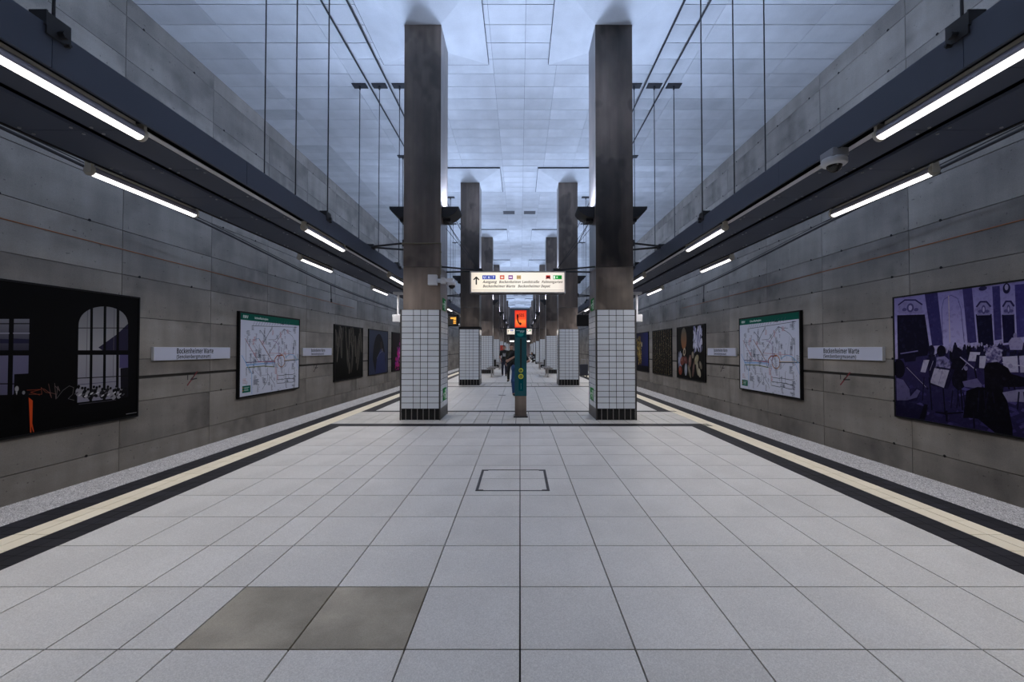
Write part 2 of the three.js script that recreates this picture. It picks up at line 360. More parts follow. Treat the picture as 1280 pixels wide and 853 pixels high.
  for (let n = 1; n < 7; n++) { const x = -w / 2 + w * n / 7; if (k === 0) mesh('grille_fin', box(0.014, TILE_LOW, 0.02, x, TILE_LOW / 2, dep / 2 - 0.025), M.fin, t); }
  if (k > 0) stuff('grille_fin', [1, 2, 3, 4, 5, 6].map((n) => box(0.014, TILE_LOW, 0.02, -w / 2 + w * n / 7, TILE_LOW / 2, dep / 2 - 0.025)), M.fin, t);
  if (k === 1 && s < 0) mesh('black_band', box(w + 0.02, 0.12, dep + 0.02, 0, TILE_HIGH + 0.05, 0), M.void, t);
  if (k === 0) for (const [y, what] of [[2.6, 'green exit sticker above the tiles'], [0.53, 'green exit sticker near the foot']])
    mesh('exit_sticker', box(0.42, 0.28, 0.004), printMaterial(stickers, 0.5), t, [inn * (w / 2 + (y > 2 ? -0.012 : 0.006)), y, -0.02], what).rotation.y = inn * Math.PI / 2;
  return { t, cx, cd, w, inn, x0, x1 };
}
function makeUplight(parent, dir, outer) {           // dir: +1 towards +x; origin on the pillar face, at the height of the lamp's rim
  const o = new THREE.Shape(); o.moveTo(0, 0.06); o.lineTo(0.02, 0.06); o.lineTo(0.035, 0.0); o.lineTo(0.335, 0.0); o.lineTo(0.37, 0.06); o.bezierCurveTo(0.36, -0.02, 0.24, -0.15, 0.06, -0.17); o.lineTo(0, -0.17);
  const body = new THREE.ExtrudeGeometry(o, { depth: 0.56, bevelEnabled: true, bevelSize: 0.008, bevelThickness: 0.008, bevelSegments: 2, curveSegments: 14 }).translate(0, 0, -0.28);
  if (dir < 0) body.rotateY(Math.PI);
  mesh('reflector_shell', body, M.bracket, parent);
  mesh('bracket', [rounded(0.1, 0.3, 0.2, 0.01, dir * 0.05, -0.1, 0), rounded(0.17, 0.07, 0.3, 0.01, dir * 0.085, -0.2, 0), rod([dir * 0.06, -0.2, 0.18], [dir * 0.06, -0.2, -0.18], 0.02)], M.bracket, parent);
  mesh('lamp_glass', box(0.24, 0.012, 0.46, dir * 0.185, 0.016, 0), upGlow, parent);
  for (const e of [-1, 1]) mesh('side_cheek', box(0.36, 0.07, 0.012, dir * 0.185, 0.03, e * 0.276), M.bracket, parent);
  const l = new THREE.RectAreaLight(UPLIGHT.color, UPLIGHT.power * (outer ? 1.5 : 1), 0.24, 0.46);
  const aim = outer ? 0.45 : 0;                 // the track-side lamps are turned out towards the wall
  l.position.set(dir * 0.22, outer ? 0.115 : 0.078, 0); l.lookAt(dir * (0.22 + Math.sin(aim)), (outer ? 0.115 : 0.078) + Math.cos(aim), 0.0001); parent.add(l);
}
const UP_Y = 4.74;
for (let k = -1; k < 8; k++) for (const s of [-1, 1]) {
  const p = makePillar(s, k);
  for (const dir of [p.inn, -p.inn]) {
    const face = dir < 0 ? p.x0 : p.x1;
    const where = dir === p.inn ? 'aisle face' : 'track face';
    let u;
    if (k < 0) { u = new THREE.Group(); u.name = 'uplight'; p.t.add(u); u.position.set(face, UP_Y, 0); } else
      u = thing('uplight', `black scoop uplight on the ${where} of the ${rowWords[k]} pillar, ${SIDE_NAME[s]}`, 'light', [p.cx + face, UP_Y, -p.cd]);
    makeUplight(u, dir, dir !== p.inn);
  }
}

// ------------------------------------------------------------------ lighting trays over the platform edges
const TRAY_X = 3.35, TRAY_LOW = EYE + 2.07, TRAY_HIGH = EYE + 2.37, ROD_STEP = 4.58, ROD_FIRST = 3.17;
for (const s of [-1, 1]) {
  const t = thing('lighting_tray', `long dark blue-grey lighting tray hung on rods over the platform edge, ${SIDE_NAME[s]}`, 'lighting tray');
  const X = (o) => s * (TRAY_X + o);
  const d0 = D_BACK + 0.2, d1 = D_END - 1;
  const part = (name, o0, o1, y0, y1, step, m, first) => {
    const far = [];
    for (let d = first; d < d1; d += step) {
      const a = Math.max(d, d0), b = Math.min(d + step, d1); if (b < a + 0.05) continue;
      if (b > 0 && a < 42) mesh(name, span(X(o0), X(o1), y0, y1, -a - 0.003, -b + 0.003), m, t);
      else far.push(span(X(o0), X(o1), y0, y1, -a - 0.003, -b + 0.003));
    }
    if (far.length) stuff('far_' + name, far, m, t);
  };
  const start = ROD_FIRST - 4 * ROD_STEP;
  part('front_panel', 0, 0.03, TRAY_LOW, TRAY_HIGH, ROD_STEP / 2, M.tray, start);
  part('mounting_rail', 0.12, 0.19, TRAY_LOW + 0.004, TRAY_LOW + 0.012, ROD_STEP / 2, M.rail, start);
  part('underside_panel', 0.195, 0.585, TRAY_LOW, TRAY_LOW + 0.03, ROD_STEP / 5, M.tray, start);
  part('outer_underside_panel', 0.70, 1.28, TRAY_LOW, TRAY_LOW + 0.03, ROD_STEP / 5, M.trayDark, start);
  mesh('tray_core', [span(X(0.03), X(1.34), TRAY_HIGH - 0.05, TRAY_HIGH - 0.02, -d0, -d1), span(X(1.31), X(1.34), TRAY_LOW, TRAY_HIGH, -d0, -d1), span(X(0.62), X(0.66), TRAY_LOW + 0.05, TRAY_LOW + 0.09, -d0, -d1)], M.trayVoid, t);
  const rivets = [];
  for (let d = start; d < 30; d += ROD_STEP / 5) if (d > 1) for (const o of [0.24, 0.55, 0.74, 1.22]) for (const e of [-0.06, 0.06]) rivets.push(new THREE.CylinderGeometry(0.012, 0.014, 0.012, 6).translate(X(o), TRAY_LOW - 0.004, -d + e));
  stuff('rivet', rivets, M.greyPlastic, t);
  for (let n = -1; n < 17; n++) {
    const d = ROD_FIRST + ROD_STEP * n; if (d > d1) break;
    [0.0, 0.57, 1.13].forEach((o, j) => {
      const x = X(o + (j ? 0 : -0.005));
      const y = j ? TRAY_HIGH - 0.02 : TRAY_HIGH + 0.03;
      mesh('hanger_rod', rod([x, y, -d], [x, CEIL - 0.02, -d], 0.011, 6), M.wire, t);
      mesh('hanger_plate', [box(0.4, 0.02, 0.24, x, CEIL - 0.012, -d), rod([x, CEIL - 0.02, -d], [x, CEIL - 0.12, -d], 0.025)], M.bracket, t);
      if (!j) mesh('hanger_bracket', [box(0.012, 0.16, 0.17, x - s * 0.008, TRAY_HIGH + 0.0, -d - 0.03), box(0.13, 0.11, 0.012, x + s * 0.05, TRAY_HIGH + 0.035, -d + 0.055), rod([x - s * 0.06, TRAY_HIGH - 0.03, -d - 0.04], [x + s * 0.05, TRAY_HIGH - 0.03, -d - 0.04], 0.028, 6), rod([x - s * 0.04, TRAY_HIGH - 0.075, -d - 0.09], [x + s * 0.03, TRAY_HIGH - 0.075, -d - 0.09], 0.013, 6)], M.bracket, t);
    });
  }
  for (let k = 0; k < 8; k++) { // V-shaped braces to the pillars
    const cd = PILLAR.front + PILLAR.step * k + PILLAR.depth / 2, xo = s * (PILLAR.out[s < 0 ? 0 : 1] - 0.05);
    for (const e of [-0.36, 0.36]) mesh('brace', [rod([xo, TRAY_HIGH + 0.02, -cd + e], [X(0.02), TRAY_HIGH + 0.02, -cd + e * 0.1], 0.022), rod([xo + s * 0.012, TRAY_HIGH + 0.02 - 0.07, -cd + e], [xo + s * 0.012, TRAY_HIGH + 0.02 + 0.07, -cd + e], 0.035)], M.wire, t);
    mesh('brace_clamp', [box(0.16, 0.1, 0.16, X(0.03), TRAY_HIGH + 0.02, -cd), rod([X(-0.05), TRAY_HIGH + 0.02, -cd], [X(0.1), TRAY_HIGH + 0.02, -cd], 0.03)], M.bracket, t);
  }
}
// ------------------------------------------------------------------ tube lamps below the trays
{
  const R = 0.052, L = 1.6;
  const half = (from, len, r) => { const g = new THREE.CylinderGeometry(r, r, L - 0.06, 20, 1, true, from, len); return g.rotateX(Math.PI / 2); };
  const lower = half(-Math.PI * 0.35, Math.PI * 0.7, R), upper = half(Math.PI * 0.35, Math.PI * 1.3, R);
  const cap = lathe([[0, -0.02], [R * 0.8, -0.02], [R + 0.008, -0.008], [R + 0.008, 0.02], [0, 0.022]], 20).rotateX(Math.PI / 2);
  const top = box(0.05, 0.03, L - 0.2, 0, R + 0.012, 0);
  const clip = box(0.075, 0.13, 0.035, 0, 0.035, 0);
  const clearTop = mat(lin(0.33, 0.33, 0.4), 0.25);
  const build = (label, pos) => {
    const t = thing('tube_lamp', label, 'light', pos, 0, 'tube lamps under the trays');
    mesh('glowing_tube', lower, tubeGlow, t); mesh('tube_top', upper, clearTop, t); mesh('mounting_bar', top, M.cream_cap, t); for (const e of [-1, 1]) mesh('bracket', clip, M.cream_cap, t, [0, 0, e * (L / 2 - 0.01)]);
    mesh('end_cap', cap, M.cream_cap, t, [0, 0, L / 2 - 0.02]); mesh('end_cap', cap, M.cream_cap, t, [0, 0, -L / 2 + 0.02]).rotation.y = Math.PI;
    const l = new THREE.RectAreaLight(TUBE.color, TUBE.power, 0.09, L - 0.1); l.position.set(0, -R - 0.012, 0); l.rotation.x = -Math.PI / 2; t.add(l);
    return t;
  };
  for (const s of [-1, 1]) for (const [row, x, first] of [['inner', TRAY_X + 0.095, 2.45], ['outer', TRAY_X + 1.36, 4.82]]) {
    for (let n = -1; n < 16; n++) {
      const d = first + 4.65 * n + L / 2; if (d > 78) break;
      if (n < 0) { // out of the picture, it only belongs to the row of lights
        const o = structure('trim_lamp'); o.position.set(s * x, EYE + 2.01, -d); mesh('glowing_tube', lower, tubeGlow, o); mesh('tube_top', upper, clearTop, o);
        const l = new THREE.RectAreaLight(TUBE.color, TUBE.power, 0.09, L - 0.1); l.position.set(0, -R - 0.012, 0); l.rotation.x = -Math.PI / 2; o.add(l);
        continue;
      }
      build(`lit tube lamp under the ${row === 'inner' ? 'platform-facing' : 'track-facing'} edge of the tray, ${ORD[n]} along, ${SIDE_NAME[s]}`, [s * x, EYE + (row === 'inner' ? 2.0 : 2.0), -d]);
    }
  }
}

// ------------------------------------------------------------------ prints
function makePrint(W, H, draw) {
  const c = document.createElement('canvas'); c.width = W; c.height = H;
  const x = c.getContext('2d'); draw(x, W, H);
  const t = new THREE.CanvasTexture(c); t.colorSpace = THREE.SRGBColorSpace; t.minFilter = THREE.LinearMipmapLinearFilter; t.generateMipmaps = true;
  return t;
}
function printMaterial(t, roughness = 0.4, more = {}) { return new THREE.MeshPhysicalMaterial({ map: t, roughness: Math.max(roughness, 0.6), specularIntensity: 0.12, ...more }); }
function poly(c, pts, fill) { c.beginPath(); pts.forEach((p, i) => (i ? c.lineTo(...p) : c.moveTo(...p))); c.closePath(); c.fillStyle = fill; c.fill(); }
function line(c, pts, stroke, width) { c.beginPath(); pts.forEach((p, i) => (i ? c.lineTo(...p) : c.moveTo(...p))); c.strokeStyle = stroke; c.lineWidth = width; c.lineJoin = 'round'; c.lineCap = 'round'; c.stroke(); }
function blob(c, x, y, rx, ry, fill, rot = 0) { c.beginPath(); c.ellipse(x, y, rx, ry, rot, 0, 7); c.fillStyle = fill; c.fill(); }
// where on a wall: depth from the picture's x
const wallX = (s) => (s < 0 ? WALL + CAM_X : WALL - CAM_X) - 0.05;
const wallDepth = (s, x) => FOCAL * wallX(s) / Math.abs(x - 650);
// A framed sheet on a wall between depths a < b; local x runs to the viewer's right, z into the hall
function framed(name, label, category, s, a, b, y0, y1, texture, o = {}) {
  const w = b - a, h = y1 - y0, depth = o.depth ?? 0.06, rim = o.rim ?? 0.03;
  const t = thing(name, label, category, [s * (WALL - 0.05), y0, -(a + b) / 2], s < 0 ? Math.PI / 2 : -Math.PI / 2);
  const fm = o.frame ?? M.frame;
  mesh('back_panel', box(w - 0.02, h - 0.02, depth - 0.02, 0, h / 2, (depth - 0.02) / 2), fm, t);
  for (const [x, y, ww, hh] of [[-w / 2 + rim / 2, h / 2, rim, h], [w / 2 - rim / 2, h / 2, rim, h], [0, rim / 2, w - 2 * rim, rim], [0, h - rim / 2, w - 2 * rim, rim]]) mesh('frame_bar', box(ww, hh, depth, x, y, depth / 2), fm, t);
  const sheet = new THREE.PlaneGeometry(w - 2 * rim, h - 2 * rim);
  mesh('printed_sheet', sheet, printMaterial(texture, o.roughness ?? 0.35, o.tint ? { color: o.tint } : {}), t, [0, h / 2, depth - 0.012]);
  return t;
}
const POSTER = [EYE - 1.46, EYE + 1.14];

// big lecture-hall poster (arched windows), drawn in poster units: u 0..1 near to far, v 0..1 top to bottom
const BIG = [5.06, 9.555];
const lecture = makePrint(1380, 800, (c, W, H) => {
  const q = (x, y) => { const d = wallDepth(-1, x), u = (d - BIG[0]) / (BIG[1] - BIG[0]), r = (437 - y) / (650 - x); return [u * W, (0.1376 - r) / (0.1376 + 0.1762) * H]; };
  c.fillStyle = '#050507'; c.fillRect(0, 0, W, H);
  const k = (X, Y) => q(X / 3.88, 340 + Y / 3.88);     // in pixels of an enlarged crop
  // bright arch
  const pane = (pts, top, bottom) => { const p = pts.map((a) => k(...a)); const g = c.createLinearGradient(0, p[0][1], 0, p[2][1]); g.addColorStop(0, top); g.addColorStop(1, bottom); poly(c, p, g); };
  c.save(); c.beginPath();
  const arch = []; for (let i = 0; i <= 24; i++) { const a = Math.PI * (1 - i / 24); arch.push(k(492 + 122 * Math.cos(a), 262 - 102 * Math.pow(Math.sin(a), 0.8))); }
  const A = [k(371, 642), ...arch, k(620, 612)]; A.forEach((p, i) => (i ? c.lineTo(...p) : c.moveTo(...p))); c.closePath(); c.clip();
  pane([[366, 150], [625, 150], [625, 400], [366, 400]], '#77767a', '#98979a');
  pane([[366, 396], [625, 396], [625, 655], [366, 655]], '#929196', '#7a7788');
  poly(c, [k(470, 366), k(560, 300), k(625, 235), k(625, 380), k(490, 380)], '#262338');
  poly(c, [k(575, 400), k(625, 400), k(625, 470), k(575, 468)], '#4a4468');
  poly(c, [k(580, 470), k(625, 466), k(625, 640), k(585, 640)], '#16141c');
  line(c, [k(371, 552), k(560, 536)], '#3a3850', 3); line(c, [k(371, 268), k(620, 268)], '#0a0a0c', 4); line(c, [k(371, 520), k(620, 508)], '#0a0a0c', 5);
  for (const x of [413, 545]) line(c, [k(x, 165), k(x, 520)], '#55535c', 3);
  poly(c, [k(366, 380), k(625, 380), k(625, 403), k(366, 403)], '#060608');
  for (const [x, w] of [[433, 13], [499, 13], [563, 13]]) poly(c, [k(x - w / 2, 150), k(x + w / 2, 150), k(x + w / 2 + 4, 660), k(x - w / 2 + 4, 660)], '#060608');
  c.restore();
  // seated audience along the sill
  let r = 7; const rr = () => { r = (r * 16807) % 2147483647; return r / 2147483647; };
  for (let i = 0; i < 17; i++) {
    const X = 376 + i * 14 + rr() * 5, Y = 585 - rr() * 22, p = k(X, Y), tone = ['#1b1a1f', '#85838a', '#0c0c0f', '#100f13'][Math.floor(rr() * 4)];
    blob(c, p[0], p[1] + 30, 17, 26, tone, 0.4 * (rr() - 0.5)); blob(c, p[0], p[1], 7, 10, i % 2 ? '#7d7a7e' : '#1a191c'); blob(c, p[0] + 1, p[1] - 5, 8, 8, '#0e0d10');
    blob(c, p[0] - 12, p[1] + 34, 12, 5, i % 2 ? '#b4b1b6' : '#4a484e', -0.5);
  }
  poly(c, [k(366, 650), k(625, 622), k(625, 660), k(366, 700)], '#07070a');
  line(c, [k(380, 650), k(560, 628)], '#3c3a42', 5);
  // window on the near side with the speaker
  for (const [x0, x1] of [[-190, -140], [-130, -80], [-60, 26], [50, 127]]) {
    pane([[x0, 222], [x1, 222], [x1, 380], [x0, 380]], '#70707a', '#32313e'); pane([[x0, 406], [x1, 406], [x1, 620], [x0, 620]], '#625f78', '#524f66');
    line(c, [k(x0, 246), k(x1, 246)], '#0a0a0c', 5); line(c, [k(x0, 294), k(x1, 294)], '#8c8a98', 6); poly(c, [k(x0, 320), k(x1, 324), k(x1, 345), k(x0, 345)], '#24233a');
    line(c, [k(x0, 548), k(x1, 548)], '#0a0a0c', 5);
  }
  poly(c, [k(58, 500), k(130, 496), k(130, 640), k(58, 640)], '#060608');
  poly(c, [k(-200, 610), k(140, 600), k(140, 830), k(-200, 840)], '#050507');
  const sp = k(68, 590); poly(c, [k(46, 700), k(48, 610), k(62, 592), k(84, 594), k(100, 606), k(98, 720)], '#020203'); blob(c, k(72, 573)[0], k(72, 573)[1], 9, 15, '#8a8788'); blob(c, k(106, 592)[0], k(106, 592)[1], 7, 10, '#77757a'); poly(c, [k(66, 588), k(76, 588), k(72, 606)], '#9a989c');
  // paint runs and scratches left on the poster
  poly(c, [k(131, 616), k(140, 622), k(152, 632), k(152, 745), k(162, 790), k(157, 788), k(148, 760), k(148, 792), k(142, 790), k(137, 700)], '#c4461d');
  const scr = (pts, col) => line(c, pts.map((p) => k(...p)), col, 2.6);
  scr([[122, 580], [190, 576], [140, 590], [186, 604]], '#8a3b26'); scr([[132, 600], [196, 600], [192, 566], [214, 590], [236, 594], [204, 572]], '#7a4434'); scr([[228, 548], [244, 618], [232, 590], [266, 600]], '#6d4c46'); scr([[258, 545], [266, 624], [274, 560], [284, 584], [262, 560]], '#6d5e5c');
  scr([[270, 620], [300, 580], [330, 558], [352, 566], [348, 600], [326, 622], [356, 630]], '#5d5a5c');
  c.fillStyle = '#9b999e'; for (let i = 0; i < 18; i++) c.fillRect(k(612, 690)[0] + i * 6, k(640, 692)[1], 4, 5);
});
framed('wall_poster', 'large black poster of arched windows with a lecture audience, orange paint run on it', 'poster', -1, BIG[0], BIG[1], ...POSTER, lecture);

const ORCH = [5.08, 9.53];
const orchestra = makePrint(1380, 800, (c, W, H) => {
  const k = (X, Y) => { const x = 1120 + X / 4.16, y = 350 + Y / 4.16, d = wallDepth(1, x), u = (ORCH[1] - d) / (ORCH[1] - ORCH[0]), r = (437 - y) / (x - 650); return [u * W, (0.1372 - r) / (0.1372 + 0.183) * H]; };
  const P = (pts, f) => poly(c, pts.map((p) => k(...p)), f), Ls = (pts, s, w) => line(c, pts.map((p) => k(...p)), s, w), B = (x, y, rx, ry, f, rot) => { const p = k(x, y), a = k(x + 1, y), b = k(x, y + 1); blob(c, p[0], p[1], rx * Math.abs(a[0] - p[0]), ry * Math.abs(b[1] - p[1]), f, rot); };
  const wallc = c.createLinearGradient(0, 0, 0, H * 0.5); wallc.addColorStop(0, '#7b74a8'); wallc.addColorStop(1, '#a9a2cc');
  c.fillStyle = wallc; c.fillRect(0, 0, W, H);
  P([[0, 420], [700, 330], [900, 300], [900, 1000], [0, 760]], '#2c2650');
  // dark marble bands and doors
  P([[160, 60], [228, 50], [255, 345], [196, 350]], '#2f2a5c'); P([[362, 40], [412, 34], [432, 330], [384, 336]], '#363063'); P([[520, 30], [560, 26], [566, 315], [527, 320]], '#322d60'); P([[640, 20], [700, 15], [700, 300], [646, 306]], '#37316a');
  for (let X = 720; X < 1500; X += 160) { P([[X, 0], [X + 60, 0], [X + 60, 300], [X + 4, 306]], '#322d60'); P([[X + 80, 150], [X + 130, 150], [X + 130, 310], [X + 82, 312]], '#0c0a20'); }
  P([[14, 184], [160, 180], [182, 355], [170, 400], [14, 420]], '#0b0920'); P([[430, 180], [514, 178], [522, 345], [442, 350]], '#0d0b26'); P([[568, 182], [634, 178], [636, 330], [574, 335]], '#110e2e');
  for (const [x, y, w] of [[84, 130, 62], [472, 140, 36], [604, 138, 28]]) { // carved over-door ornament
    P([[x - w, y + 46], [x - w, y], [x - w * 0.5, y - 26], [x + w * 0.5, y - 28], [x + w, y - 2], [x + w, y + 44]], '#7b749f'); Ls([[x - w, y - 2], [x - w * 0.45, y - 28], [x + w * 0.45, y - 28], [x + w, y - 4]], '#241f4a', 9);
    B(x, y + 14, w * 0.3, 24, '#48426f'); B(x, y + 14, w * 0.16, 14, '#9a93b8'); B(x - w * 0.5, y + 24, 12, 9, '#4c4675'); B(x + w * 0.5, y + 24, 12, 9, '#4c4675');
  }
  Ls([[252, 330], [250, 150], [262, 100], [300, 76], [336, 94], [352, 150], [366, 330]], '#57517f', 4); Ls([[288, 80], [290, 330]], '#b6a49c', 4);
  B(596, 40, 20, 28, '#1a1636'); B(596, 34, 10, 16, '#8d86aa'); B(470, 40, 22, 12, '#2a254c');
  // parquet
  let r = 11; const rr = () => { r = (r * 16807) % 2147483647; return r / 2147483647; };
  for (let i = 0; i < 150; i++) { const X = rr() * 900, Y = 560 + rr() * 260, a = rr() > 0.5 ? 1 : -1; P([[X, Y], [X + 44, Y - 16 * a], [X + 54, Y - 2 * a], [X + 10, Y + 14 * a]], ['#373066', '#443c78', '#554c8a', '#28224e'][Math.floor(rr() * 4)]); }
  // players far back
  for (let i = 0; i < 60; i++) { const X = 180 + i * 13 + rr() * 8, Y = 345 + rr() * 60 - i * 0.6; B(X, Y + 30, 13, 34, ['#14112c', '#0b0918', '#1d1940', '#2b2650'][Math.floor(rr() * 4)]); B(X, Y, 6, 11, rr() > 0.5 ? '#8d86a6' : '#1a1630'); }
  for (let X = 430; X < 760; X += 44) P([[X, 380 + (X % 5) * 4], [X + 30, 376], [X + 24, 410], [X - 4, 414]], '#14112a');
  B(636, 296, 10, 16, '#7a7396'); P([[600, 330], [618, 306], [660, 304], [680, 330], [672, 372], [608, 372]], '#8f88ae');
  B(244, 378, 24, 32, '#0c0a1a'); P([[212, 470], [218, 410], [262, 404], [290, 430], [288, 480]], '#7a73a0'); B(192, 372, 17, 27, '#120f26'); P([[170, 450], [178, 396], [210, 396], [214, 440], [206, 480]], '#0e0c20'); B(326, 390, 26, 34, '#100d22');
  P([[290, 470], [306, 420], [356, 412], [380, 470], [376, 560], [330, 590], [300, 560]], '#0b0918');
  P([[352, 540], [430, 524], [456, 560], [450, 580], [362, 568]], '#6a638e'); Ls([[344, 410], [424, 478]], '#aaa3c2', 6);
  Ls([[30, 390], [118, 376]], '#6a638e', 8); P([[38, 400], [116, 394], [106, 430], [52, 436]], '#100d24');
  // music stands
  const stand = (a, b, d, e, page) => { P([a, b, d, e], '#15122e'); P(page, '#b6b1c8'); };
  stand([165, 415], [210, 402], [214, 520], [180, 520], [[150, 424], [180, 424], [158, 492], [132, 488]]);
  stand([214, 458], [314, 476], [276, 580], [182, 560], [[206, 468], [284, 480], [254, 574], [182, 546]]); Ls([[250, 474], [226, 556]], '#6d6790', 2);
  stand([398, 370], [474, 380], [458, 436], [388, 430], [[396, 382], [450, 384], [438, 434], [384, 430]]); stand([430, 398], [484, 398], [470, 474], [418, 468], [[446, 404], [484, 404], [470, 470], [442, 468]]);
  P([[565, 408], [646, 404], [650, 492], [576, 492]], '#b0abc4'); P([[655, 404], [760, 396], [760, 490], [660, 494]], '#a39dbb');
  for (const [x, y0, y1] of [[250, 580, 716], [180, 520, 690], [342, 560, 690], [418, 470, 520], [590, 540, 580], [620, 540, 580]]) Ls([[x, y0], [x + 8, y1]], '#0b0918', 8);
  Ls([[210, 704], [266, 712], [350, 706]], '#0b0918', 10); Ls([[266, 700], [266, 750]], '#0b0918', 12);
  // flautist seated with her back turned
  B(520, 398, 44, 48, '#7f789c'); for (let i = 0; i < 60; i++) B(520 + (rr() - 0.5) * 84, 398 + (rr() - 0.5) * 86, 7, 6, ['#9992b4', '#5d567e', '#4a4470'][Math.floor(rr() * 3)]);
  P([[470, 575], [468, 470], [486, 440], [540, 436], [596, 470], [610, 500], [680, 520], [760, 500], [760, 560], [640, 572], [570, 570], [560, 640]], '#07060f');
  P([[372, 590], [430, 570], [560, 580], [590, 660], [612, 790], [612, 880], [560, 850], [430, 740], [380, 735], [352, 736]], '#05040c'); P([[562, 600], [640, 586], [760, 580], [760, 660], [650, 650], [590, 650]], '#8f89ac');
  Ls([[408, 700], [410, 790]], '#0b0918', 9); Ls([[566, 440], [666, 458], [760, 470]], '#b9b3cc', 5); B(608, 458, 12, 12, '#9089a6');
  // clarinettist cut by the near edge
  P([[0, 520], [40, 530], [72, 570], [80, 600], [112, 570], [132, 590], [112, 640], [70, 650], [110, 660], [170, 680], [160, 720], [150, 745], [0, 730]], '#1a1638'); P([[4, 520], [40, 530], [72, 580], [76, 620], [112, 580], [130, 590], [110, 625], [60, 640], [4, 640]], '#6a638f'); Ls([[58, 462], [168, 578]], '#14112a', 12); Ls([[60, 464], [160, 570]], '#a8a1c0', 4);
  // legs, chairs and instruments between the stands
  for (const [x, y, h] of [[150, 520, 120], [300, 590, 90], [330, 600, 80], [440, 590, 110], [485, 600, 60], [650, 600, 90], [690, 590, 90]]) { Ls([[x, y], [x - 10, y + h]], '#120f26', 7); Ls([[x + 26, y], [x + 34, y + h * 0.9]], '#120f26', 6); }
  Ls([[200, 430], [182, 480]], '#8d86a6', 4); Ls([[378, 440], [352, 476]], '#8d86a6', 4); B(372, 470, 10, 12, '#8680a2'); B(268, 448, 10, 13, '#8680a2');
  for (let i = 0; i < 26; i++) B(212 + rr() * 80, 415 + rr() * 56, 5, 9, rr() > 0.5 ? 'rgba(170,162,196,0.35)' : 'rgba(30,26,60,0.35)', rr());
  for (let i = 0; i < 2600; i++) { const X = rr() * 900, Y = rr() * 800; B(X, Y, 2 + rr() * 10, 2 + rr() * 9, rr() > 0.5 ? 'rgba(165,155,205,0.045)' : 'rgba(8,6,26,0.07)', rr() * 3); }
  { const g = c.createLinearGradient(0, H * 0.4, 0, H); g.addColorStop(0, 'rgba(5,3,20,0)'); g.addColorStop(1, 'rgba(5,3,20,0.35)'); c.fillStyle = g; c.fillRect(0, 0, W, H); }
  B(20, 470, 30, 50, '#0c0a1a'); P([[150, 660], [168, 664], [150, 745], [120, 740]], '#0a0816');
});
framed('wall_poster', 'large violet poster of an orchestra rehearsal in a panelled hall', 'poster', 1, ORCH[0], ORCH[1], ...POSTER, orchestra);

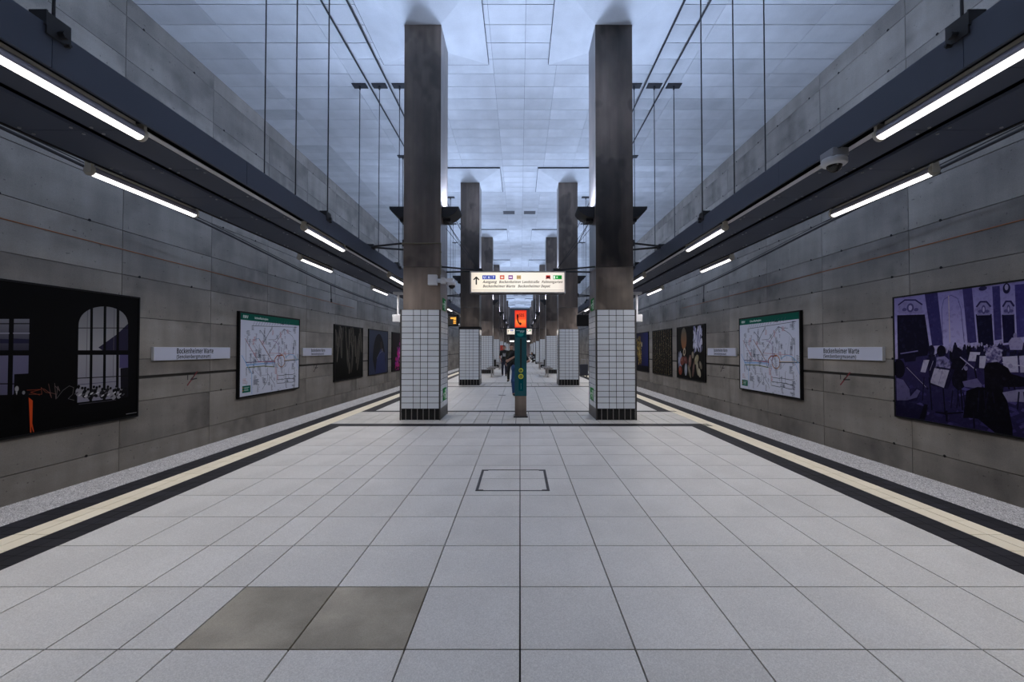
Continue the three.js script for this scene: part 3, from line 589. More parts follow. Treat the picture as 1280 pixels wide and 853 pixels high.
// network map, drawn from the crop of the near wall's map
const MAPD = [wallDepth(-1, 295.5), wallDepth(-1, 371.8)];
const networkMap = makePrint(1280, 920, (c, W, H) => {
  const k = (X, Y) => { const x = 290 + X / 6.82, y = 380 + Y / 6.82, d = wallDepth(-1, x), u = (d - MAPD[0]) / (MAPD[1] - MAPD[0]), r = (437 - y) / (650 - x); return [u * W, (0.1376 - r) / (0.1376 + 0.1752) * H]; };
  const Ls = (pts, s, w) => line(c, pts.map((p) => k(...p)), s, w);
  c.fillStyle = '#c9cede'; c.fillRect(0, 0, W, H);
  c.fillStyle = '#0b5a4c'; c.fillRect(0, 0, W, 76);
  c.fillStyle = '#dfeae6'; c.font = 'bold 44px sans-serif'; c.fillText('RMV', 46, 54); c.font = 'bold 34px sans-serif'; c.fillText('Schnellbahnplan', 260, 52);
  let r = 5; const rr = () => { r = (r * 16807) % 2147483647; return r / 2147483647; };
  const tick = (x, y, n, dx, dy, len, col = '#565a70', w = 3) => { for (let i = 0; i < n; i++) { c.fillStyle = col; c.fillRect(x + dx * i, y + dy * i, len * (0.6 + 0.4 * rr()), w); } };
  const K = '#2e3140';
  Ls([[82, 290], [200, 490]], '#8a3a48', 7); Ls([[205, 290], [325, 490], [346, 488]], '#7a4a3a', 9); Ls([[320, 190], [240, 335]], K, 6); Ls([[150, 330], [250, 490]], '#8f93a6', 5); Ls([[165, 320], [265, 490]], '#8f93a6', 5); Ls([[300, 420], [430, 205]], '#6b4a5a', 6);
  Ls([[90, 315], [150, 315]], K, 3); Ls([[90, 315], [92, 500], [205, 497]], K, 4); Ls([[160, 312], [175, 292], [205, 290]], '#4a7fb0', 4);
  Ls([[92, 504], [340, 490]], '#5a4a7a', 8); Ls([[95, 522], [340, 505]], '#6c9ed2', 10); Ls([[95, 532], [340, 514]], '#6c9ed2', 5); Ls([[100, 548], [250, 535], [345, 542]], '#6a7048', 11); Ls([[200, 495], [345, 498]], '#9c3550', 6);
  Ls([[55, 440], [110, 540], [145, 600], [147, 780]], '#6aa0d0', 8); Ls([[130, 320], [190, 400]], '#8f93a6', 4);
  const ring = []; for (let i = 0; i <= 30; i++) { const a = i / 30 * Math.PI * 2; ring.push([405 + 30 * Math.cos(a), 488 + 54 * Math.sin(a)]); }
  Ls(ring, '#8a5040', 12); Ls(ring, '#b88a58', 4);
  Ls([[345, 500], [348, 470], [368, 442], [410, 440]], '#8a4438', 13); Ls([[340, 540], [350, 500]], '#3f4f8a', 12); Ls([[365, 470], [395, 520]], K, 5); Ls([[378, 330], [380, 440], [372, 560]], '#5f6f9f', 6);
  Ls([[430, 490], [556, 478]], K, 9); Ls([[430, 484], [556, 470]], '#b08a40', 4); Ls([[440, 460], [480, 430], [510, 436], [550, 480]], '#7fb0d8', 9); Ls([[300, 420], [520, 428]], '#a85a60', 4);
  Ls([[330, 310], [355, 318], [378, 345], [380, 480]], '#7f5f8f', 7); Ls([[290, 300], [350, 300], [420, 210], [490, 230]], K, 4); Ls([[430, 205], [500, 270], [530, 330], [530, 470]], K, 4);
  Ls([[140, 175], [320, 182], [540, 190]], K, 5); for (let i = 0; i < 14; i++) { const X = 150 + i * 24; Ls([[X, 174], [X + 16, 140]], '#5a5e74', 4); }
  Ls([[320, 180], [322, 205], [300, 230]], K, 5); Ls([[200, 440], [340, 436]], K, 3); Ls([[470, 560], [470, 640], [520, 650]], K, 4); Ls([[430, 560], [430, 640]], K, 4); Ls([[215, 215], [262, 280]], '#6c7086', 9); Ls([[120, 400], [190, 400]], '#5a5e74', 3); Ls([[120, 430], [200, 425]], '#5a5e74', 3); Ls([[120, 460], [210, 455]], '#5a5e74', 3);
  Ls([[365, 560], [368, 690]], '#6a5a3a', 6); Ls([[285, 548], [285, 660], [240, 740]], K, 5); Ls([[285, 600], [345, 690], [350, 720]], K, 5); Ls([[170, 570], [215, 620], [290, 612]], '#7a7e92', 4);
  for (const y of [620, 655, 688]) Ls([[372, y], [430, y - 4], [440, y - 10], [500, y - 10], [520, y - 16]], K, 6);
  Ls([[240, 340], [300, 440]], '#8a8ea0', 3); Ls([[500, 290], [480, 460]], '#8f93a6', 4); Ls([[470, 490], [440, 540], [395, 560]], '#8f93a6', 4); Ls([[520, 450], [556, 560]], '#6c9ed2', 5);
  const spots = []; for (let i = 0; i < 105; i++) spots.push([90 + rr() * 450, 175 + rr() * 570]);
  for (const p of spots) { const [x, y] = k(...p); tick(x, y, 3 + Math.floor(rr() * 7), (rr() - 0.3) * 5, 11, 24 + rr() * 40, rr() > 0.85 ? '#a85a62' : '#4a4e62', 4); }
  for (let i = 0; i < 60; i++) { const [x, y] = k(80 + rr() * 460, 190 + rr() * 540); c.beginPath(); c.arc(x, y, 4, 0, 7); c.fillStyle = '#eef0f6'; c.fill(); c.strokeStyle = K; c.lineWidth = 2; c.stroke(); }
  const bx = k(160, 655); tick(bx[0], bx[1], 8, 0, 8, 110, '#585c70', 5);
  const lg = k(62, 715), lg2 = k(135, 765); c.fillStyle = '#0b5a4c'; c.fillRect(lg[0], lg[1], lg2[0] - lg[0], lg2[1] - lg[1]); c.fillStyle = '#d98a3a'; c.fillRect(lg[0] + 10, lg[1] + 14, 10, 14); c.fillRect(lg[0] + 10, lg[1] + 44, 10, 14); tick(lg[0] + 34, lg[1] + 18, 3, 0, 16, 100, '#cfe0da', 5);
  const rd = k(64, 650); tick(rd[0], rd[1], 5, 0, 12, 90, '#b0787e'); tick(k(500, 700)[0], k(500, 700)[1], 2, 0, 10, 80, '#44475a', 5);
  const fq = k(400, 160); c.fillStyle = '#3a3d4e'; c.fillRect(fq[0], fq[1] - 6, 70, 10); 
});
const mapBox = { depth: 0.09, rim: 0.045, roughness: 0.3 };
framed('network_map', 'white transit network map with green header in black case, beside the crossed lecture-side name sign', 'map', -1, ...MAPD, ...POSTER, networkMap, mapBox);
framed('network_map', 'white transit network map with green header in black case, nearest map to the orchestra poster', 'map', 1, wallDepth(1, 1004.2), wallDepth(1, 926.8), ...POSTER, networkMap, mapBox);

// the smaller posters farther along
const small = (draw) => makePrint(480, 360, draw);
const rows = (r0) => { let r = r0; return () => { r = (r * 16807) % 2147483647; return r / 2147483647; }; };
const feathers = small((c, W, H) => {
  c.fillStyle = '#060606'; c.fillRect(0, 0, W, H); const rr = rows(3);
  for (let i = 0; i < 26; i++) {
    const x = 30 + rr() * 300 + (i > 17 ? 130 : 0), y = 20 + rr() * 230, a = 0.3 * (rr() - 0.5) + (i % 2 ? 0.2 : -0.15), l = 60 + rr() * 70, tone = 70 + rr() * 90;
    const g = c.createLinearGradient(x - 20, y, x + 20, y); g.addColorStop(0, `rgb(${tone * 0.4},${tone * 0.38},${tone * 0.35})`); g.addColorStop(0.5, `rgb(${tone},${tone * 0.95},${tone * 0.86})`); g.addColorStop(1, `rgb(${tone * 0.5},${tone * 0.47},${tone * 0.42})`);
    c.save(); c.translate(x, y); c.rotate(a); blob(c, 0, 0, 15 + rr() * 14, l, g); line(c, [[0, -l], [0, l]], '#b5ad9c', 1.5); c.restore();
  }
  poly(c, [[0, 360], [0, 240], [90, 300], [150, 340], [200, 360]], '#060606'); poly(c, [[250, 60], [280, 200], [262, 330], [240, 180]], '#080808');
});
const cloaked = small((c, W, H) => {
  const g = c.createLinearGradient(0, 0, 0, H); g.addColorStop(0, '#3a4152'); g.addColorStop(0.6, '#2b3147'); g.addColorStop(1, '#343a52'); c.fillStyle = g; c.fillRect(0, 0, W, H);
  c.beginPath(); c.moveTo(90, 240); c.bezierCurveTo(100, 60, 200, 10, 270, 30); c.bezierCurveTo(360, 60, 390, 180, 420, 250); c.lineTo(400, 360); c.lineTo(150, 350); c.closePath(); c.fillStyle = '#15161d'; c.fill();
  poly(c, [[190, 230], [290, 150], [400, 190], [420, 360], [150, 360]], '#2d3358'); blob(c, 300, 120, 26, 34, '#2a2626'); blob(c, 330, 165, 14, 18, '#575057'); line(c, [[190, 232], [260, 190], [330, 172]], '#565d78', 6);
});
const magenta = small((c, W, H) => {
  c.fillStyle = '#1b1218'; c.fillRect(0, 0, W, H); const rr = rows(9);
  for (let i = 0; i < 130; i++) { const t = rr(), x = 130 + 220 * t + (rr() - 0.5) * 110, y = 330 - 300 * t + (rr() - 0.5) * 150; blob(c, x, y, 8 + rr() * 26, 6 + rr() * 18, `rgba(${140 + rr() * 100},${20 + rr() * 50},${110 + rr() * 70},0.5)`, rr() * 3); }
  for (let i = 0; i < 14; i++) blob(c, 190 + rr() * 110, 180 + rr() * 90, 7, 9, 'rgba(225,150,205,0.8)');
});
const minerals = small((c, W, H) => {
  c.fillStyle = '#060506'; c.fillRect(0, 0, W, H); const rr = rows(21);
  const g = c.createLinearGradient(0, 10, 0, 140); g.addColorStop(0, '#5d5a50'); g.addColorStop(1, '#8a5a38'); blob(c, 130, 80, 52, 78, g);
  for (let i = 0; i < 90; i++) blob(c, 370 + (rr() - 0.5) * 130, 90 + (rr() - 0.5) * 160, 4 + rr() * 7, 12 + rr() * 16, ['#a8a9c0', '#77789a', '#c2c3d4'][Math.floor(rr() * 3)], rr() * 0.8 - 0.4);
  for (let i = 0; i < 22; i++) blob(c, 55 + (rr() - 0.5) * 60, 190 + rr() * 90, 6 + rr() * 8, 16 + rr() * 16, ['#9298ad', '#6c7288'][i % 2], 0.3);
  for (const [x, y, rx, ry, f, a] of [[140, 175, 22, 30, '#a89a84', 0.3], [140, 175, 10, 17, '#171211', 0.3], [100, 240, 42, 30, '#6e3a30', -0.4], [160, 235, 36, 28, '#5a3232', 0.5], [240, 240, 24, 46, '#75564e', 0.2], [290, 195, 20, 24, '#7d7668', 0], [350, 225, 42, 26, '#8c8368', -0.7], [60, 310, 34, 34, '#7a3a2c', 0.5], [165, 300, 24, 44, '#8e93a2', 0.1], [230, 310, 18, 50, '#6b6455', -0.5], [300, 290, 16, 58, '#5d4640', 0.3], [365, 280, 18, 52, '#8d8672', -0.25], [395, 310, 20, 32, '#a39c88', -0.5], [415, 260, 18, 30, '#6a6458', -0.6]]) { blob(c, x, y, rx, ry, f, a); blob(c, x - rx * 0.25, y - ry * 0.25, rx * 0.4, ry * 0.4, 'rgba(255,240,225,0.18)', a); }
});
const trunks = small((c, W, H) => {
  c.fillStyle = '#0a0908'; c.fillRect(0, 0, W, H); const rr = rows(33);
  for (let i = 0; i < 9; i++) { const x = 30 + i * 54; for (let n = 0; n < 70; n++) blob(c, x + (rr() - 0.5) * 24 + n * 0.1, n * 5.3, 2 + rr() * 4, 1.5 + rr() * 4, ['#7b6a44', '#5b4a30', '#8f8468', '#4b3a2a'][Math.floor(rr() * 4)]); }
});
const golden = small((c, W, H) => {
  const g = c.createLinearGradient(0, 0, W, 0); g.addColorStop(0, '#141320'); g.addColorStop(1, '#1b2260'); c.fillStyle = g; c.fillRect(0, 0, W, H); const rr = rows(44);
  for (let i = 0; i < 160; i++) { const t = rr(), x = 150 + (rr() - 0.5) * 150 * (1.1 - 0.6 * Math.abs(t - 0.5)) + 40 * t, y = 40 + 260 * t; blob(c, x, y, 4 + rr() * 8, 8 + rr() * 14, ['#6d5a26', '#8b7434', '#4b3d1c', '#a08a4a'][Math.floor(rr() * 4)], rr()); }
  blob(c, 200, 60, 28, 34, '#5c4c22'); blob(c, 262, 110, 20, 24, '#a59a80'); c.fillStyle = '#0a0a12'; c.fillRect(0, 312, W, 48);
});
for (const [s, x0, x1, tex, label] of [
  [-1, 416.6, 452.5, feathers, 'dark poster of grey-brown bird feathers, next after the network map'], [-1, 459.8, 484, cloaked, 'dim blue poster of a hooded cloaked figure'], [-1, 489.2, 508, magenta, 'dark poster of a bright magenta flower cloud, half hidden by a pillar'],
  [1, 882.8, 847.2, minerals, 'black poster of scattered minerals, shells and white crystal'], [1, 840.5, 816.6, trunks, 'dark poster of thin vertical speckled stems'], [1, 811.4, 794, golden, 'deep blue poster with a golden statue-like figure']]) {
  framed('wall_poster', label, 'poster', s, wallDepth(s, x0), wallDepth(s, x1), ...POSTER, tex, { rim: 0.05 });
}
for (const s of [-1, 1]) [[feathers, 'grey'], [minerals, 'brown']].forEach(([tex, tone], n) => framed('wall_poster', `distant ${tone} poster far down the track wall, ${SIDE_NAME[s]}`, 'poster', s, 37 + 4.4 * n, 40.5 + 4.4 * n, ...POSTER, tex, { rim: 0.05 }));

// station name signs
const nameSheet = makePrint(1300, 160, (c, W, H) => {
  c.fillStyle = '#c3c7d8'; c.fillRect(0, 0, W, H); c.fillStyle = '#0d0e12'; c.textAlign = 'left';
  const put = (text, weight, size, x, w, y) => { c.save(); c.font = `${weight} ${size}px sans-serif`; const m = c.measureText(text).width; c.translate(x, y); c.scale(w / m, 1); c.fillText(text, 0, 0); c.restore(); };
  put('Bockenheimer Warte', 'bold', 96, 322, 640, 80); put('(Senckenbergmuseum)', 'bold', 70, 322, 590, 146);
});
for (const [s, x0, x1, label] of [
  [-1, 188.7, 284.8, 'white station name sign between the arched-window poster and the network map'], [-1, 376.8, 412.8, 'small-looking white station name sign between the network map and feather poster'],
  [1, 1106.8, 1012.6, 'white station name sign between the orchestra poster and the network map'], [1, 921.8, 886.4, 'white station name sign between the network map and mineral poster']]) {
  const a = wallDepth(s, x0), b = wallDepth(s, x1), w = b - a, h = 0.315;
  const t = thing('station_name_sign', label, 'sign', [s * (WALL - 0.05), EYE - 0.26, -(a + b) / 2], s < 0 ? Math.PI / 2 : -Math.PI / 2);
  mesh('sign_box', rounded(w, h, 0.07, 0.008, 0, h / 2, 0.035), M.whitePlastic, t);
  mesh('sign_face', new THREE.PlaneGeometry(w - 0.02, h - 0.02), printMaterial(nameSheet, 0.35), t, [0, h / 2, 0.0715]);
}
// painted marks below the signs: a crossed-out numeral
for (const [s, x, far] of [[-1, 241, 0], [-1, 395, 1], [1, 1056, 0], [1, 903, 1]]) {
  const d = wallDepth(s, x), t = thing('painted_mark', `small ${far ? 'dark' : 'red and black'} crossed-out numeral painted on concrete under a name sign, ${far ? 'farther one, ' : ''}${SIDE_NAME[s]}`, 'mark', [s * (WALL - 0.05), EYE - 0.69, -d], s < 0 ? Math.PI / 2 : -Math.PI / 2);
  const bar = (x0, y0, x1, y1, w) => { const l = Math.hypot(x1 - x0, y1 - y0); return new THREE.BoxGeometry(l, w, 0.004).rotateZ(Math.atan2(y1 - y0, x1 - x0)).translate((x0 + x1) / 2, (y0 + y1) / 2, 0.003); };
  mesh('numeral', [bar(-0.16, 0.09, -0.16, -0.08, 0.02), bar(-0.21, 0.04, -0.16, 0.09, 0.02), bar(-0.06, 0.09, 0.06, 0.09, 0.02), bar(0.06, 0.09, 0.05, 0.0, 0.02), bar(0.05, 0.0, -0.06, -0.08, 0.025), bar(-0.06, -0.08, 0.16, -0.06, 0.03)], mat(lin(0.02, 0.02, 0.022), 0.7), t);
  mesh('slash', bar(-0.17, -0.22, 0.17, 0.12, 0.03), mat(far ? lin(0.03, 0.02, 0.02) : lin(0.2, 0.02, 0.03), 0.7), t);
}
// wall cables and the wires over the tracks
for (const s of [-1, 1]) {
  const x = s * (WALL - 0.065), side = SIDE_NAME[s];
  const a = mesh(numbered('wall_cable'), cable([[x, EYE + 2.12, 4], [x, EYE + 2.12, -4], [x, EYE + 2.1, -12], [x, EYE + 2.08, -22]], 0.0095), mat(lin(0.34, 0.12, 0.04), 0.7), scene); a.userData = { label: `thin orange cable strung along the concrete track wall, ${side}`, category: 'cable' };
  const wx = s * 6.55, ys = [[5, 2.95], [0, 2.95], [-4, 2.9], [-7, 2.77], [-9.5, 2.64], [-11.5, 2.5], [-15.3, 2.27], [-24, 2.12], [-34, 2.1], [-60, 2.1]];
  const b = thing('overhead_wire', `black overhead wire running above the track, ${side}`, 'wire');
  mesh('wire', cable(ys.map(([z, y]) => [wx, EYE + y, z]), 0.022, 90), M.wire, b);
  mesh('wire', cable(ys.map(([z, y]) => [wx - s * 0.07, EYE + y + 0.02, z]), 0.009, 90), M.wire, b);
  mesh('dropper', [rod([wx, EYE + 2.27, -15.3], [wx, EYE + 1.75, -15.34], 0.012), rod([wx, EYE + 1.78, -15.34], [wx, EYE + 1.66, -15.35], 0.03)], M.wire, b);
  for (let j = 0; j < 2; j++) {
    const m = mesh(numbered('ceiling_conduit'), rod([s * (3.6 + 0.55 * j), CEIL - 0.11, -5], [s * (3.6 + 0.55 * j), CEIL - 0.11, -D_END + 1], 0.02), M.wire, scene);
    m.userData = { label: `straight dark conduit below the ceiling, ${j ? 'track-side one' : 'aisle-side one'} of the pair, ${side}`, category: 'conduit' };
  }
}

// ------------------------------------------------------------------ direction signs between the pillars
const pictogram = {
  tram: (c, x, y, h) => { c.fillStyle = '#d4451f'; c.fillRect(x, y, h, h); c.fillStyle = '#f7ece0'; c.fillRect(x + h * 0.2, y + h * 0.35, h * 0.6, h * 0.32); c.fillRect(x + h * 0.3, y + h * 0.72, h * 0.4, h * 0.08); line(c, [[x + h * 0.4, y + h * 0.35], [x + h * 0.6, y + h * 0.14]], '#f7ece0', 4); },
  bus: (c, x, y, h) => { c.fillStyle = '#7a1c86'; c.fillRect(x, y, h, h); c.fillStyle = '#f5eaf6'; c.fillRect(x + h * 0.16, y + h * 0.3, h * 0.68, h * 0.34); blob(c, x + h * 0.32, y + h * 0.68, h * 0.09, h * 0.09, '#f5eaf6'); blob(c, x + h * 0.68, y + h * 0.68, h * 0.09, h * 0.09, '#f5eaf6'); },
};
const directions = makePrint(1408, 326, (c, W, H) => {
  const g = c.createLinearGradient(0, 0, W, 0); g.addColorStop(0, '#efe2d3'); g.addColorStop(0.08, '#fff4e2'); g.addColorStop(0.5, '#fffaf0'); g.addColorStop(0.93, '#fbf1e6'); g.addColorStop(1, '#e8dcd4');
  c.fillStyle = g; c.fillRect(0, 0, W, H);
  line(c, [[76, 80], [76, 196]], '#15130f', 20); line(c, [[40, 118], [76, 78], [112, 118]], '#15130f', 18);
  const y = 48, h = 66;
  ['U', '6', '7'].forEach((t, i) => { c.fillStyle = '#1b3fae'; c.fillRect(168 + i * 67, y, 64, h); c.fillStyle = '#f2f4ff'; c.font = 'bold 54px sans-serif'; c.textAlign = 'center'; c.fillText(t, 200 + i * 67, y + 53); });
  pictogram.tram(c, 434, y, h); pictogram.bus(c, 562, y, h);
  c.fillStyle = '#d8b98c'; c.fillRect(686, y, h, h); line(c, [[700, 100], [700, 66], [718, 84], [738, 66], [738, 100]], '#7a5a34', 7);
  c.fillStyle = '#c22b22'; c.fillRect(1130, y, h, h - 10); poly(c, [[1138, 66], [1190, 66], [1194, 104], [1170, 96], [1134, 104]], '#43131a'); c.fillStyle = '#c22b22'; c.fillRect(1128, y + h - 12, 12, 12); c.fillRect(1186, y + h - 12, 12, 12);
  c.fillStyle = '#f3fbf3'; c.fillRect(1234, y, 30, h); c.fillStyle = '#129a3a'; c.fillRect(1238, y, 132, h); c.fillStyle = '#effaf0'; c.fillRect(1244, y + 8, 24, h - 16); poly(c, [[1282, y + 33], [1304, y + 16], [1304, y + 50]], '#effaf0'); line(c, [[1346, y + 14], [1338, y + 34], [1352, y + 54]], '#0b3a18', 9); line(c, [[1326, y + 30], [1360, y + 30]], '#0b3a18', 7);
  const put = (text, x, w, yy, weight, size, col) => { c.save(); c.textAlign = 'left'; c.font = `${weight} ${size}px sans-serif`; const m = c.measureText(text).width; c.translate(x, yy); c.transform(w / m, 0, -0.2, 1, 0, 0); c.fillStyle = col; c.fillText(text, 0, 0); c.restore(); };
  put('Ausgang', 172, 210, 178, 'bold', 60, '#14110d'); put('Bockenheimer Landstraße', 418, 610, 178, 'bold', 58, '#4a443c'); put('Palmengarten', 1062, 318, 178, 'bold', 58, '#453e36');
  put('Bockenheimer Warte', 172, 490, 250, 'bold', 58, '#332d26'); put('Bockenheimer Depot', 702, 488, 250, 'bold', 58, '#332d26');
  line(c, [[16, 296], [W - 16, 296]], '#6a6058', 5);
});
function directionSign(k, label) {
  const cd = PILLAR.front + PILLAR.step * k + PILLAR.depth / 2, w = 2.2, h = 0.51, low = EYE + 1.29;
  const t = thing('direction_sign', label, 'sign', [0.04, low, -cd]);
  mesh('sign_box', rounded(w, h, 0.24, 0.012, 0, h / 2, 0), M.whitePlastic, t);
  mesh('sign_rim', [box(w, 0.03, 0.26, 0, 0.015, 0), box(w, 0.03, 0.26, 0, h - 0.015, 0), box(0.03, h - 0.06, 0.26, -w / 2 + 0.015, h / 2, 0), box(0.03, h - 0.06, 0.26, w / 2 - 0.015, h / 2, 0)], mat(lin(0.55, 0.5, 0.47), 0.5), t);
  mesh('lit_face', new THREE.PlaneGeometry(w - 0.06, h - 0.06), new THREE.MeshStandardMaterial({ color: 0x222222, map: directions, emissive: 0xffffff, emissiveMap: directions, emissiveIntensity: 1.0, roughness: 0.4 }), t, [0, h / 2, 0.1285]);
  const l = new THREE.RectAreaLight(0xfff0dc, 0.9, w - 0.1, h - 0.1); l.position.set(0, h / 2, 0.15); l.rotation.y = Math.PI; t.add(l);
  for (const s of [-1, 1]) {
    const xi = s * PILLAR.in[s < 0 ? 0 : 1] - 0.04 + s * 0.015;
    for (const e of [-0.34, 0.34]) mesh('bracket_arm', rod([xi, h + 0.06, e], [s * (w / 2 - 0.22), h + 0.03, e * 0.2], 0.02), M.wire, t);
    mesh('bracket_clamp', box(0.16, 0.08, 0.2, s * (w / 2 - 0.2), h + 0.03, 0), M.bracket, t);
    for (const e of [0, 0.12]) mesh('stay_wire', rod([xi - s * 0.06, UP_Y - low - 0.2 - e * 1.5, e - 0.05], [s * (w / 2 - 0.2), h + 0.06, 0], 0.006, 6), M.wire, t);
  }
}
directionSign(0, 'lit white direction sign with black arrow and exit text hung between the first pillars');
directionSign(3, 'small-looking lit direction sign hung far back behind the emergency phone column');

// ------------------------------------------------------------------ emergency phone column
{
  const t = thing('emergency_phone_column', 'slim teal emergency call column with glowing red phone cube on top', 'emergency phone', [0.105, 0, -10.16]);
  const w = 0.275, teal = mat(srgb(4, 78, 87), 0.45), h0 = 0.49, h1 = 2.06;
  mesh('plinth', metres(rounded(w - 0.01, h0, w - 0.01, 0.006, 0, h0 / 2, 0)), M.pillarLow, t);
  mesh('foot', box(w + 0.05, 0.035, w + 0.05, 0, 0.0175, 0), M.corner, t);
  mesh('column', rounded(w, h1 - h0, w, 0.012, 0, (h0 + h1) / 2, 0), teal, t);
  mesh('slot', box(0.035, 0.72, 0.006, 0.006, 1.45, w / 2 + 0.002), mat(lin(0.01, 0.012, 0.014), 0.4), t);
  for (const [y, r, name] of [[1.08, 0.048, 'call_button'], [0.94, 0.055, 'call_button']]) {
    const b = mesh(name, new THREE.CylinderGeometry(r, r + 0.004, 0.02, 24).rotateX(Math.PI / 2), mat(srgb(226, 226, 60), 0.4), t, [0.006, y, w / 2 + 0.008]);
    mesh('button_ring', new THREE.TorusGeometry(r * 0.55, 0.007, 8, 24), mat(srgb(60, 90, 60), 0.4), b, [0, 0, 0.012]); mesh('button_core', new THREE.CylinderGeometry(0.014, 0.014, 0.008, 14).rotateX(Math.PI / 2), mat(lin(0.02, 0.03, 0.02), 0.4), b, [0, 0, 0.013]);
  }
  const letters = makePrint(128, 256, (c, W, H) => { c.fillStyle = '#044e57'; c.fillRect(0, 0, W, H); c.fillStyle = '#9bb8b6'; c.font = 'bold 22px sans-serif'; c.save(); c.translate(74, 220); c.rotate(-Math.PI / 2); c.fillText('Notruf Info', 0, 0); c.restore(); });
  mesh('lettering', new THREE.PlaneGeometry(0.1, 0.28), printMaterial(letters, 0.45), t, [0.006, 0.75, w / 2 + 0.0015]);
  const badge = makePrint(256, 200, (c, W, H) => { c.fillStyle = '#044e57'; c.fillRect(0, 0, W, H); blob(c, 120, 130, 78, 50, '#2a8f88'); c.fillStyle = '#044e57'; c.fillRect(20, 60, 220, 50); c.fillStyle = '#cfe6e4'; c.font = 'bold 62px sans-serif'; c.fillText('VGF', 106, 92); c.fillRect(20, 48, 100, 8); });
  mesh('badge', new THREE.PlaneGeometry(w - 0.03, 0.21), printMaterial(badge, 0.45), t, [0, 1.94, w / 2 + 0.0015]);
  const face = makePrint(256, 256, (c, W, H) => {
    const g = c.createLinearGradient(0, 0, 0, H); g.addColorStop(0, '#e8402a'); g.addColorStop(0.5, '#f4512c'); g.addColorStop(0.62, '#ff8a3c'); g.addColorStop(1, '#f0522c'); c.fillStyle = g; c.fillRect(0, 0, W, H);
    c.strokeStyle = '#d9241c'; c.lineWidth = 20; c.strokeRect(0, 0, W, H);
    c.fillStyle = '#5a0d0a'; c.font = 'bold 66px sans-serif'; c.fillText('SOS', 92, 96);
    c.beginPath(); c.moveTo(42, 60); c.bezierCurveTo(28, 130, 70, 216, 132, 222); c.lineTo(150, 196); c.lineTo(120, 178); c.lineTo(108, 190); c.bezierCurveTo(84, 172, 72, 140, 72, 110); c.lineTo(84, 106); c.lineTo(80, 56); c.closePath(); c.fillStyle = '#1c0705'; c.fill();
  });
  const cube = mesh('phone_cube', rounded(0.27, 0.4, 0.27, 0.01, 0, h1 + 0.2, 0), mat(lin(0.5, 0.03, 0.02), 0.4, { emissive: lin(0.6, 0.03, 0.015), emissiveIntensity: 0.5 }), t);
  mesh('cube_face', new THREE.PlaneGeometry(0.262, 0.39), new THREE.MeshStandardMaterial({ color: 0x331111, emissive: 0xffffff, emissiveMap: face, emissiveIntensity: 1.05, roughness: 0.3 }), cube, [0, h1 + 0.2, 0.1365]);
  const l = new THREE.RectAreaLight(0xff5a30, 0.7, 0.25, 0.38); l.position.set(0, h1 + 0.2, 0.15); l.rotation.y = Math.PI; t.add(l);
}

// ------------------------------------------------------------------ floor hatch and slot
{
  const t = thing('floor_hatch', 'square floor access hatch with dark metal frame and pale tile lid', 'hatch', [0.008, 0.0, -5.26]);
  const w = 0.82, l = 0.84, dark = mat(lin(0.02, 0.02, 0.024), 0.5);
  for (const s of [-1, 1]) { mesh('frame_side', box(0.03, 0.006, l, s * (w / 2 - 0.015), 0.002, 0), dark, t); mesh('frame_end', box(w, 0.006, 0.013, 0, 0.002, s * (l / 2 - 0.006)), dark, t); }
  for (const a of [-1, 1]) for (const b of [-1, 1]) mesh('corner_piece', box(0.07, 0.007, 0.03, a * (w / 2 - 0.05), 0.002, b * (l / 2 - 0.02)), dark, t);
  const u = thing('floor_slot', 'short dark slot cover in the pale floor before the people', 'drain', [-0.52, 0, -14.9]);
  mesh('slot', box(0.22, 0.006, 0.09, 0, 0.002, 0), dark, u); mesh('slot_rim', [box(0.25, 0.004, 0.012, 0, 0.001, 0.05), box(0.25, 0.004, 0.012, 0, 0.001, -0.05)], M.corner, u);
}

// ------------------------------------------------------------------ cameras, monitors, displays
{ // dome camera on the right tray
  const t = thing('dome_camera', 'grey dome security camera under the tray edge on the orchestra poster side', 'camera', [TRAY_X + 0.04, TRAY_LOW, -4.55]);
  mesh('mount_box', rounded(0.17, 0.09, 0.2, 0.012, 0, -0.03, 0), M.greyPlastic, t);
  mesh('collar', lathe([[0, -0.07], [0.112, -0.07], [0.118, -0.085], [0.118, -0.125], [0.1, -0.14], [0.075, -0.142], [0, -0.138]], 28), M.whitePlastic, t);
  mesh('dome', new THREE.SphereGeometry(0.072, 24, 12, 0, 7, Math.PI / 2, Math.PI / 2).translate(0, -0.138, 0), M.glassBlack, t);
}
{ // swivel camera on the left pillar
  const t = thing('swivel_camera', 'white swivel security camera on an arm at the first pillar, arched-window poster side', 'camera', [-PILLAR.in[0], EYE + 1.5, -PILLAR.front - 0.12]);
  mesh('junction_box', rounded(0.2, 0.23, 0.12, 0.01, -0.17, 0.03, 0.16), M.whitePlastic, t);
  mesh('arm', [rod([-0.16, 0.02, 0.16], [0.14, 0.02, 0.1], 0.045, 14), rounded(0.1, 0.13, 0.12, 0.01, 0.05, 0.02, 0.1), rounded(0.16, 0.1, 0.14, 0.02, 0.2, 0.03, 0.08)], M.whitePlastic, t);
  mesh('collar', lathe([[0, -0.02], [0.07, -0.02], [0.085, -0.06], [0.085, -0.12], [0, -0.12]], 20).translate(0.24, 0.04, 0.08), M.whitePlastic, t);
  mesh('dome', new THREE.SphereGeometry(0.075, 20, 10, 0, 7, Math.PI / 2, Math.PI / 2).translate(0.24, -0.08, 0.08), M.glassBlack, t);
}
